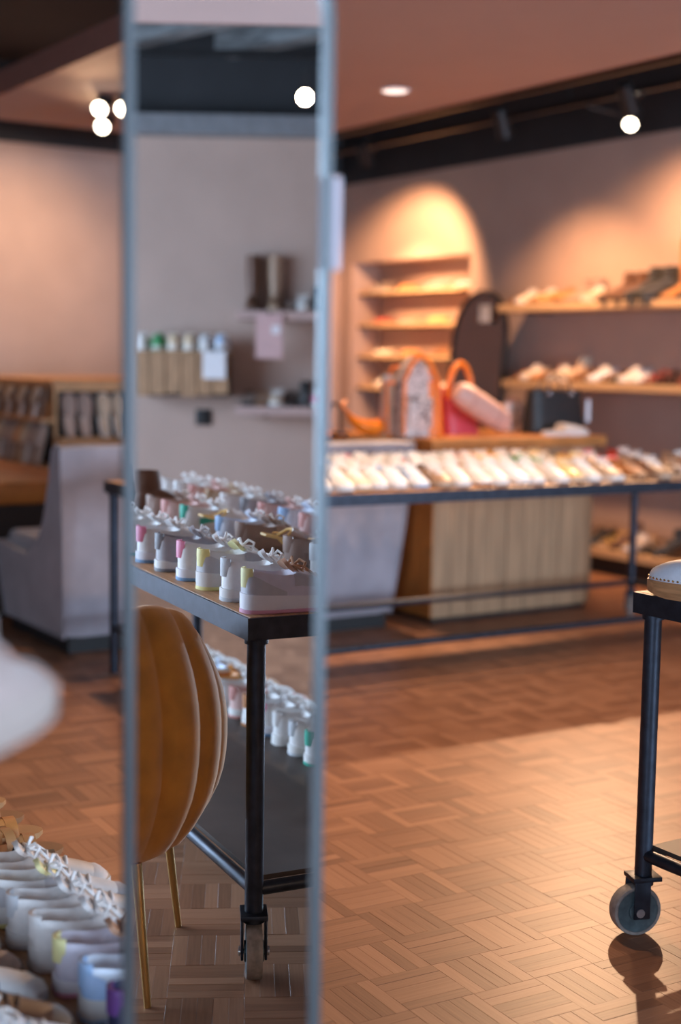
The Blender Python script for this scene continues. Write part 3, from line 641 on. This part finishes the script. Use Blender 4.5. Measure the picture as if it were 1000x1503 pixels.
G1 = 'shoes on the upper wall shelf'; G2 = 'shoes on the lower wall shelf'
def facing_row(xs, z, kinds, place, group, yf, jit=.008):   # toes towards the room
    for k, x in enumerate(xs):
        kd, p = kinds[k % len(kinds)]
        shoe(kd, p, (x+random.uniform(-jit, jit), yf, z), radians(-90)+random.uniform(-.04, .04), '%s from niche end, %s' % (ORD[k], place), group)
def rng(a, b, n): return [a+(b-a)*i/(n-1) for i in range(n)]
facing_row(rng(-8.02, -7.12, 10), 1.80, [('sandal', 'tan'), ('simple', 'cream'), ('sandal', 'orange'), ('simple', 'orange'), ('sandal', 'gold'), ('simple', 'tan'), ('ankle_boot', 'taupe'), ('ankle_boot', 'taupe'), ('simple', 'beige'), ('sandal', 'brown')], 'upper wall shelf', G1, YN-.005)
for x, p, q in ((-7.01, 'brown', 'niche'), (-6.89, 'brown', 'boot')): shoe('ankle_boot', p, (x, YN-.01, 1.80), radians(-88), '%s-side one of a pair, upper wall shelf' % q, G1, scale=1.15)
for x, p, q in ((-6.76, 'black', 'niche'), (-6.63, 'black', 'tall boot')): shoe('ankle_boot', p, (x, YN-.01, 1.80), radians(-88), '%s side of a large pair, upper wall shelf' % q, G1, scale=1.3)
for x, p, q in ((-6.49, 'tan', 'beside the black ankle boots'), (-6.36, 'black', 'next to the tan boot'), (-6.23, 'black', 'outermost on the upper wall shelf')): shoe('boot', p, (x, YN-.02, 1.80), radians(-90), q, G1)
facing_row(rng(-7.95, -6.25, 18), 1.262, [('sandal', 'orange'), ('simple', 'cream'), ('slipper', 'tan'), ('sandal', 'orange'), ('simple', 'cream'), ('ankle_boot', 'beige'), ('sandal', 'tan'), ('sandal', 'taupe'), ('simple', 'white_blue'), ('sandal', 'tan'), ('slipper', 'black'), ('simple', 'white'), ('slipper', 'white'), ('sandal', 'red'), ('sandal', 'black'), ('sandal', 'brown'), ('sandal', 'red'), ('sandal', 'leopard')], 'lower wall shelf', G2, YN-.005)
facing_row(rng(-7.6, -5.8, 15), .17, [('simple', 'beige'), ('sandal', 'black'), ('ankle_boot', 'black'), ('sandal', 'brown'), ('simple', 'black'), ('sandal', 'gold'), ('ankle_boot', 'brown')], 'low wall plinth', 'shoes on the low plinth', YN-.05)
# niche shelves
for i, z in enumerate((1.975, 1.70, 1.43, 1.16)):
    r = thing('niche_shelf', '%s thin pale shelf inside the lit wall niche' % ('topmost', 'second from top', 'third from top', 'lowest')[i], 'shelf', ((NX0+NX1)/2, NB, z-.025))
    MB().b2((-(NX1-NX0)/2+.002, -.24, 0), ((NX1-NX0)/2-.002, -.002, .025)).build('board', 'shelf_wood', r, smooth=False)
    MB().b2((-(NX1-NX0)/2+.002, -.23, -.012), ((NX1-NX0)/2-.002, -.21, 0)).build('shelf_edge', 'dark_recess', r, smooth=False)
    kk = [[('sandal', 'cream'), ('slipper', 'orange'), ('sandal', 'white'), ('slipper', 'white_blue')], [('slipper', 'red'), ('sandal', 'beige'), ('slipper', 'gold'), ('sandal', 'orange')], [('slipper', 'cream'), ('slipper', 'orange'), ('sandal', 'tan'), ('slipper', 'offwhite')], [('simple', 'white'), ('sandal', 'cream'), ('slipper', 'offwhite'), ('sandal', 'orange')]][i]
    for k in range(8):
        kd, p = kk[(k//2) % 4]; x = NX0+.14+(k//2)*.40+(k % 2)*.11+i*.03
        shoe(kd, p, (x, NB-.02, z), radians(-90)+(.9 if kd == 'x' else .35), '%s along the %s niche shelf' % (ORD[k], ('topmost', 'second', 'third', 'lowest')[i]), 'shoes in the lit niche', scale=.82)
# arched mirror leaning in front of the niche
am = thing('arched_mirror', 'dark arched floor mirror leaning between the niche and wall shelves', 'mirror', (-8.56, 6.64, 0), rot=(radians(-5), 0, radians(-6)))
hw = .36; zs = 1.56
b = MB(); pts = arch_pts(hw, .04, zs); b.add([(x, -.002, z) for x, z in pts], [tuple(range(len(pts)))]); b.build('mirror_glass', 'darkened', am, smooth=False)
pin = arch_pts(hw-.005, .045, zs); pout = arch_pts(hw+.014, .0, zs)
MB().loft([[(x, y, z) for x, z in p] for p, y in ((pin, -.004), (pin, -.016), (pout, -.016), (pout, .02), (pin, .02))], cap=False).build('frame', 'black_metal', am, ang=30)
b = MB(); slab(b, arch_pts(hw+.008, .01, zs), .002, .018); b.build('backing', 'black_metal', am)
pt = atY(712, 460, 6.73); tg = thing('paper_tag', 'small white tag hanging on the dark arched mirror', 'tag', pt, 0)
MB().box((0, 0, 0), (.13, .002, .13), .0).build('card', 'paper', tg, smooth=False); MB().tube([(0, 0, .06), (.01, .01, .13), (.02, .05, .17)], .002, 5).build('string', 'string', tg)
# ------------------------------------------------------------------ left: display block, leather bench
db = thing('display_block', 'orange wood display block with slippers standing upright on its ledges', 'display', (-8.3, 3.28, 0))
MB().b2((-1.7, 0, 0), (0, 1.25, 1.20)).build('body', 'board', db, smooth=False)
MB().b2((-1.72, -.02, 1.20), (.02, 1.27, 1.235), .004).build('cap_board', 'board', db, smooth=False)
MB().b2((0, 0, .86), (.10, 1.25, .885)).build('ledge', 'board', db, smooth=False)
MB().b2((-1.7, -.11, .68), (0, 0, .705)).build('ledge', 'board', db, smooth=False)
MB().b2((-1.7, -.09, .98), (0, 0, 1.0)).build('ledge', 'board', db, smooth=False)
MB().b2((.001, .02, .89), (.008, 1.23, 1.17)).build('shade_panel', 'dark_recess', db, smooth=False)  # dark sheet painting the shadow between the upright slippers
MB().b2((-1.68, -.008, .72), (-.02, -.001, .96)).build('shade_panel', 'dark_recess', db, smooth=False)  # same painted shadow behind the slippers of the side face
for k in range(10):
    y = 3.28+.075+k*.115+(k % 2)*-.012
    shoe('slipper', 'taupe' if k % 4 < 2 else 'beige', (-8.3+.07, y, .89), 0, 'upright, %s from block corner, front ledge' % ORD[k], 'slippers on the display block', rot=(0, radians(-78), pi))
for k in range(13):
    x = -8.3-.07-k*.118
    shoe('slipper', ('taupe', 'taupe', 'beige', 'tan')[k % 4], (x, 3.28-.075, .71), 0, 'upright, %s from block corner, lower side ledge' % ORD[k], 'slippers on the display block', rot=(0, radians(-78), radians(90)))
    shoe('slipper', ('brown', 'beige')[k % 2], (x, 3.28-.058, 1.004), 0, 'upright, %s from block corner, upper side ledge' % ORD[k], 'slippers on the display block', rot=(0, radians(-78), radians(90)), scale=.68)
lb = thing('leather_bench', 'cognac leather topped bench with a dark open side', 'bench', (-7.62, 2.3, 0))
MB().box((-.35, .35, .67), (1.7, .85, .13), .04).build('cushion', 'cognac', lb)
MB().b2((-1.15, -.05, .03), (-.55, .75, .605)).build('side_panel', 'cognac', lb, smooth=False)
MB().b2((-.55, -.03, .03), (.46, .75, .605)).build('hollow_shade', 'dark_recess', lb, smooth=False)  # solid near-black block stands for the shade in the open hollow
MB().b2((-1.1, 0, 0), (.4, .7, .03)).build('base', 'plinth_black', lb, smooth=False)
# ------------------------------------------------------------------ shoes on the long table
GT = 'shoes on the long steel table'
def T1p(x, y): return onT(T1, T1R, x, y, .851)
front = ['white', 'white', 'white_cognac', 'white', 'white_silver', 'white', 'white', 'cream', 'white', 'white_blue', 'white_blue', 'leopard', 'white', 'white_cognac', 'white', 'white_blue', 'white', 'white', 'gold', 'white', 'beige', 'orange', 'tan', 'leopard', 'leopard', 'grey', 'beige', 'blush', 'red', 'grey']
midr = ['white', 'white_silver', 'white', 'white_green', 'white', 'white_cognac', 'white', 'white', 'white_blue', 'cream', 'white', 'white', 'white_pink', 'white', 'white', 'white', 'white_silver', 'white', 'green', 'green', 'cream', 'gold', 'orange', 'leopard', 'taupe', 'grey', 'beige', 'leopard', 'beige', 'blush']
backr = ['white', 'grey', 'white', 'blush', 'white', 'white', 'cream', 'white', 'beige', 'white', 'white', 'white_pink', 'white', 'white', 'white_blue', 'white', 'white', 'blush', 'yellow', 'yellow', 'beige', 'gold', 'cream', 'orange', 'taupe', 'pink', 'pink', 'red', 'leopard', 'beige']
for ri, (row, y0, nm) in enumerate(((front, .30, 'front'), (midr, .60, 'middle'), (backr, .905, 'back'))):
    cnt = 0
    for k, p in enumerate(row):
        x = .08+k*.1035
        if x > 3.05: break
        q = proj(T1p(x, y0-.15))
        if q[0] < 290: continue
        sand = k >= 20 and (k+ri) % 3 == 0
        sd = k >= 20 and not sand and (k+ri) % 3 == 1
        shoe('sandal' if sand else ('slipper' if sd and k > 22 else ('simple', 'trainer', 'simple')[(k+ri) % 3]), p, T1p(x+random.uniform(-.008, .008), y0-random.uniform(0, .03)), T1R-pi/2+random.uniform(-.08, .08), '%s from lounge-chair end, %s row, long table' % (ORD[cnt], nm), GT, scale=random.uniform(.86, .94)); cnt += 1
# clog at the corner of the right-hand table
cp = (-2.437, 2.472)
shoe('clog', 'white_blue', (cp[0]+.292, cp[1]+.035, .851), radians(187), 'right at the corner of near steel table', 'clogs on the near table', scale=1.05)
shoe('clog', 'white_blue', (cp[0]+.292, cp[1]+.17, .851), radians(183), 'inner one beside the corner clog', 'clogs on the near table', scale=1.05)
# ------------------------------------------------------------------ low bench with a jumble of shoes, left foreground
ls = thing('low_bench', 'low wooden bench heaped with sneakers behind the standing mirror', 'bench', (-3.6, .54, 0))
MB().b2((0, 0, .235), (1.62, .62, .27), .004).build('top', 'top_wood', ls, smooth=False)
for x in (.05, 1.57):
    for y in (.05, .57): MB().b2((x-.02, y-.02, 0), (x+.02, y+.02, .236)).build('leg', 'steel', ls, smooth=False)
GP = 'shoes heaped on the low bench'
cols = ['navy', 'white_blue', 'lilac_brown', 'white', 'white_silver', 'white_yellow', 'offwhite', 'black', 'tan', 'orange', 'tan', 'orange', 'black']
col2 = ['white_blue', 'brown', 'white_silver', 'taupe', 'white_yellow', 'white', 'blush', 'white_blue', 'black', 'white', 'tan', 'tan', 'black']
for i in range(13):
    x = -2.06-.119*i
    shoe('sandal' if i > 6 else ('sneaker', 'trainer')[i % 2], cols[i], (x, .905, .271), radians(81+random.uniform(-6, 6)), '%s from mirror, far row, low bench' % ORD[i], GP, scale=1.03)
    shoe('sandal' if i > 7 else ('trainer', 'sneaker')[i % 2], col2[i], (x-.03, .59, .271), radians(81+random.uniform(-6, 6)), '%s from mirror, near row, low bench' % ORD[i], GP, scale=1.03)
# near blurred shoe on a pedestal
pd = thing('pedestal', 'slim grey display pedestal just beside the camera', 'pedestal', (0, 0, 0))
def LD(l, d, z): return r0*l+d0*d+zz*z
c = LD(-.50, 1.27, 0); pd.location = c; pd.rotation_euler = (0, 0, atan2(d0.y, d0.x))
MB().b2((-.17, -.11, 0), (.17, .11, 1.025), .004).build('column', 'acrylic', pd, smooth=False); MB().b2((-.18, -.118, 1.025), (.18, .118, 1.05), .003).build('top_plate', 'acrylic', pd, smooth=False)
p = LD(-.362, 1.06, 1.051)
shoe('trainer', 'pinkish', p, atan2(d0.y, d0.x)-.14, 'on the slim grey pedestal', 'shoe on the pedestal', scale=1.12)
# ------------------------------------------------------------------ the room behind the camera, seen in the mirror
def T3p(x, y, z=.831): return onT(T3, T3R, x, y, z)
G3 = 'shoes on the reflected steel table'
r1 = ['lilac_brown', 'white_silver', 'white_yellow', 'white_pink', 'grey', 'white_pink', 'white_teal', 'white_teal', 'white_green', 'tan', 'orange', 'orange', 'tan', 'brown', 'brown', 'tan', 'orange', 'gold', 'tan', 'brown']
r2 = ['white', 'white', 'white_silver', 'taupe', 'gold', 'taupe', 'white_blue', 'gold', 'white_green', 'blush', 'taupe', 'brown', 'black', 'brown', 'brown', 'brown', 'black', 'tan', 'brown', 'brown']
r3 = ['white', 'white_silver', 'white_green', 'white_green', 'orange', 'white_blue', 'blush', 'white_blue', 'blush', 'grey', 'white', 'beige', 'blush', 'white', 'white', 'taupe', 'blush', 'white', 'beige', 'white']
for row, y0, nm in ((r1, .03, 'chair-side'), (r2, .33, 'middle'), (r3, .60, 'far')):
    for k, p in enumerate(row):
        x = .07+k*.165
        if x > 2.5: break
        kd = 'trainer' if p in ('lilac_brown', 'white_yellow') else 'sneaker'
        if p in ('tan', 'orange', 'brown', 'gold', 'black'): kd = 'ankle_boot' if p == 'brown' and k % 2 else 'sandal'
        if k == 0 and nm == 'chair-side': yy, rz = y0-.012, T3R+pi/2-.03
        else: yy, rz = y0+random.uniform(0, .01), T3R+pi/2+random.uniform(-.22, .22)
        shoe(kd, p, T3p(x, yy), rz, '%s from corner leg, %s row, mirrored table' % (ORD[k], nm), G3)
for k, p in enumerate(['offwhite', 'white_cognac', 'white', 'white_green', 'white_silver', 'white', 'white_pink', 'white_cognac', 'blush', 'white', 'orange', 'white_blue', 'cream', 'white']):
    shoe('sneaker', p, T3p(.45+k*.12, .52, .225), T3R+pi/2+random.uniform(-.15, .15), '%s from the corner, under mirrored table' % ORD[k], 'shoes on the lower shelf')
# mustard tub chair
tc = thing('tub_chair', 'mustard velvet tub chair with channelled back and brass legs', 'armchair', (-.77+SX, .574+SY, 0), radians(183))
R = []; nseg = 13*6; a0 = radians(128)
for i in range(nseg+1):
    a = -a0+2*a0*i/nseg; bul = .026*abs(sin(pi*i/6))**.6; e = min(i, nseg-i)/nseg; hgt = .86-.18*(1-min(1, e*3.2))**2
    def pr(rad, z): return (rad*cos(a), rad*sin(a), z)
    Ro = .29; Ri = .20; kz = (hgt-.30)
    R.append([pr(Ro-.10, .285), pr(Ro-.03+bul*.4, .31), pr(Ro+.025+bul, .30+kz*.24), pr(Ro+.045+bul, .30+kz*.48), pr(Ro+.035+bul, .30+kz*.70), pr(Ro+.005+bul*.8, .30+kz*.88), pr(Ro-.03+bul*.5, hgt), pr(Ri+.02, hgt-.01+bul*.3), pr(Ri, hgt-.07), pr(Ri-.01, hgt-.16), pr(Ri, .48), pr(Ri, .29)])
def smooth_ring(P, k=3):
    n = len(P); out = []; V = [Vector(p) for p in P]
    for i in range(n):
        a, b_, c, d = V[i-1], V[i], V[(i+1) % n], V[(i+2) % n]
        for j in range(k):
            t = j/k; out.append(.5*((2*b_)+(c-a)*t+(2*a-5*b_+4*c-d)*t*t+(3*b_-a-3*c+d)*t**3))
    return out
MB().loft([smooth_ring(r) for r in R]).build('backrest', 'mustard', tc, ang=80)
b = MB(); Rr = []
for z, k in ((.29, .86), (.31, .93), (.44, .94), (.49, .91), (.51, .75), (.515, .3)): Rr.append([((.23*k)*cos(2*pi*i/28)-.05*k, .225*k*sin(2*pi*i/28), z) for i in range(28)])
b.loft(Rr).build('seat', 'mustard', tc, ang=60)
for sx in (-1, 1):
    for sy in (-1, 1): MB().tube([(.19*sx, .19*sy, .31), (.22*sx, .22*sy, 0)], [.012, .008], 12).build('leg', 'brass', tc)
# right wall fittings
def rw_shelf(label, y0, y1, z, d=.3):
    r = thing('wall_shelf', label, 'shelf', (XE, (y0+y1)/2+SY, z-.06)); L = y1-y0
    MB().b2((-d, -L/2, 0), (0, L/2, .06), .004).build('board', 'raft', r, smooth=False)
    for y in (-L/2+.2, L/2-.2): MB().b2((-d+.05, y-.015, -.012), (0, y+.015, 0)).build('bracket', 'black_metal', r, smooth=False)
rw_shelf('plaster coloured wall shelf carrying tall brown boots', .58, 2.9, 1.705)
rw_shelf('plaster coloured wall shelf carrying dark sandals below the boots', .58, 2.9, 1.07)
for y in (.68, .83): shoe('boot', 'brown' if y < .75 else 'leopard', (XE-.02, y+SY, 1.705), radians(180), '%s of the pair on the mirrored wall' % ('box-side' if y < .75 else 'far-side'), 'boots on the mirrored wall shelf', scale=.98)
for k, (y, kd, p) in enumerate(((.95, 'slipper', 'brown'), (1.02, 'simple', 'white'), (1.12, 'ankle_boot', 'black'), (1.22, 'simple', 'black'), (1.34, 'simple', 'white'))): shoe(kd, p, (XE-.01, y+SY, 1.705), pi, '%s after the tall boots, mirrored wall' % ORD[k], 'shoes on the mirrored wall shelf')
for k, (kd, p) in enumerate((('sandal', 'black'), ('sandal', 'tan'), ('simple', 'beige'), ('sandal', 'black'), ('ankle_boot', 'black'), ('simple', 'pink'), ('sandal', 'red'), ('simple', 'black'))): shoe(kd, p, (XE-.01, .66+SY+k*.095, 1.07), pi, '%s along lower shelf, mirrored wall' % ORD[k], 'shoes on the mirrored lower wall shelf')
cr_ = thing('crate_shelf', 'brown box shelf with upright boards carrying sneakers', 'shelf', (XE, .22+SY, 1.13))
MB().b2((-.30, -.31, .0), (0, .31, .28)).build('box', 'dark_recess', cr_, smooth=False)
MB().b2((-.32, -.33, .28), (0, .33, .30)).build('top_board', 'crate', cr_, smooth=False)
for k in range(6): MB().b2((-.325-.008*(k % 2), -.315+k*.105+.003, 0.01*(k % 3)), (-.30, -.315+(k+1)*.105-.006, .278)).build('slat', 'crate', cr_, smooth=False)
for k, p in enumerate(('white', 'green', 'cream', 'cream', 'white_silver', 'white_blue')): shoe('sneaker', p, (XE-.30, -.05+SY+k*.105, 1.43), 0 if k > 1 else pi*.0, '%s along the brown box shelf' % ORD[k], 'sneakers on the box shelf')
def hang_tag(label, X, y, z, w_, h, m):
    t = thing('hanging_card', label, 'tag', (X, y, z)); MB().box((0, 0, -h/2), (.004, w_, h)).build('card', m, t, smooth=False)
    MB().box((-.004, w_*.25, -h*.35), (.003, w_*.3, h*.18)).build('sticker', 'paper', t, smooth=False); MB().tube([(.0, 0, -.02), (.01, 0, .015), (.05, 0, .02)], .006, 6).build('cord', 'string', t)
hang_tag('pink card hanging from the shelf under the tall boots', XE-.32, .80+SY, 1.68, .175, .29, 'pink_card')
hang_tag('white card hanging from the brown box shelf', XE-.36, .44+SY, 1.43, .15, .18, 'paper')
so = thing('wall_socket', 'square black wall socket on the mirrored wall', 'socket', (XE, .345+SY, .98)); MB().box((-.006, 0, 0), (.012, .11, .11), .003).build('plate', 'black_metal', so); MB().cyl((-.013, 0, 0), .022, .004, 20, 'x').build('insert', 'plinth_black', so)
# ------------------------------------------------------------------ lamps
def track(label, a, b_):
    t = thing('light_track', label, 'light track', a); d = Vector(b_)-Vector(a)
    s = MB(); mid = d/2
    s.box(mid, (abs(d.x)+.04, abs(d.y)+.04, .04)).build('rail', 'black_metal', t, smooth=False)
    for q in (.1, .5, .9): MB().tube([d*q, d*q+Vector((0, 0, ZT-a[2]))], .006, 6).build('hanger', 'black_metal', t)
TZ = 2.98
track('black light track in the gap before the back wall', (-9.6, 6.05, TZ), (-4, 6.05, TZ))
track('black light track along the edge of the mauve ceiling', (-9.6, 5.42, TZ-.04), (-3.5, 5.42, TZ-.04))
track('black light track in the gap above the display block', (-9.4, 2.6, 3.2), (-9.4, 5.5, 3.2))
track('black light track in the gap by the mirrored wall', (5.2+SX, -1.5, 3.28), (5.2+SX, 4.5, 3.28))
def track_spot(label, loc, target, power=0, col=WARM, size=50, blend=.4, lit=True, ztrack=TZ, rad=.04, tx=None, ty=6.05):
    d = (Vector(target)-Vector(loc)).normalized(); r = thing('track_spotlight', label, 'spotlight', loc, group='track spotlights')
    q = d.to_track_quat('-Z', 'Y').to_matrix().to_4x4()
    def put(b, nm, m):
        b.v = [tuple(q @ Vector(v)) for v in b.v]; return b.build(nm, m, r)
    put(MB().loft([[(rr*cos(2*pi*k/20), rr*sin(2*pi*k/20), z) for k in range(20)] for rr, z in ((.03, .19), (.045, .18), (.047, .0), (.040, .0), (.038, .02))], cap=True), 'body', 'black_metal')
    put(MB().cyl((0, 0, .006), .040, .006, 20), 'lens', 'lamp_face' if lit else 'black_metal')
    c = -d*.1; e = Vector((c.x if tx is None else tx-loc[0], c.y if ty is None else ty-loc[1], ztrack-loc[2]-.015)); MB().tube([c, Vector((e.x, e.y, (c.z+e.z)/2)), e], .009, 8).build('bracket', 'black_metal', r)
    if power:
        spot(Vector(loc)+d*.03, target, power, col, size, blend, rad)
    return r
track_spot('black track spotlight lighting the niche', (-8.95, 6.0, 2.84), (-9.6, 6.95, 1.75), 260, WARM, 90, .6)
track_spot('unseen track spotlight on the ceiling edge added to brighten the niche', (-9.1, 5.42, 2.78), (-9.65, 7.2, 1.45), 420, WARM, 44, .6, ty=5.42, ztrack=TZ-.04)  # added lamp, no source visible here; brightens the niche interior
track_spot('black track spotlight between niche and wall shelves', (-7.35, 6.0, 2.84), (-7.6, 6.9, .9), 150, WARM, 95, .9)
track_spot('lit track spotlight facing the room above the boots', (-6.58, 6.36, 2.86), (-4.1, 2.9, 0), 900, WARM2, 52, 1.0)
track_spot('black track spotlight lighting the tall boots', (-6.2, 6.0, 2.84), (-6.5, 6.9, 1.55), 190, WARM, 110, .9)
track_spot('black track spotlight at the far end of the track', (-4.9, 6.0, 2.84), (-5.0, 6.9, 1.4), 160, WARM, 95, .9)
for k, (x, y) in enumerate(((146, 160), (180, 160), (150, 186))):
    p = atz(x, y, 2.76); track_spot('small lit spotlight under the mauve ceiling, %s from the long table' % ORD[(1, 0, 2)[k]], (p.x, p.y, 2.76), (-4.5, .9, .9), 22, WARM2, 90, .8, ztrack=2.866, tx=None, ty=None)
track_spot('hidden spotlight added in the gap to wash the left wall', (-9.4, 4.0, 3.05), (-10.7, 3.5, .9), 140, WARM2, 130, 1.0, ztrack=3.2, tx=-9.4, ty=None)  # added wall washer, hidden above the ceiling panel
track_spot('unseen spotlight added in the gap to brighten the display block', (-9.4, 2.9, 3.05), (-8.4, 2.9, .8), 60, WARM2, 90, 1.0, ztrack=3.2, tx=-9.4, ty=None)  # added lamp out of sight, brightens the display block
track_spot('lit spotlight in the dark gap by the mirrored wall', (5.25+SX, 1.02+SY, 3.03), (-1.4, .9, 1.5), 30, WARM2, 60, ztrack=3.28, tx=5.2+SX, ty=None)
def downlight(label, x, y, z, power, col=WARM2, size=110):
    r = thing('downlight', label, 'downlight', (x, y, z)); MB().loft([[(rr*cos(2*pi*k/24), rr*sin(2*pi*k/24), q) for k in range(24)] for rr, q in ((.085, 0), (.085, -.006), (.07, -.008), (.07, -.002))], cap=False).build('trim_ring', 'paper', r)
    MB().cyl((0, 0, -.004), .07, .004, 24).build('lens', 'down_face', r)
    if power: spot((x, y, z-.03), (x, y, 0), power, col, size, .6, .06)
downlight('round recessed light in the mauve ceiling above the counter', -6.5, 4.53, 2.85, 190, WARM2, 85)
downlight('unseen recessed light added in the mauve ceiling to warm the open floor', -3.9, 3.9, 2.85, 90)  # added lamp above the frame, warms table and floor
downlight('unseen recessed light added near the table end to brighten the floor', -4.4, 2.98, 2.85, 175, WARM2, 100)  # added lamp above the frame, lifts the dark floor at left
downlight('round recessed light in the ceiling beside the mirror table', 1.5, .9, 2.9, 14)
downlight('round recessed light in the ceiling over the tub chair', .6, -1.2, 2.9, 14)
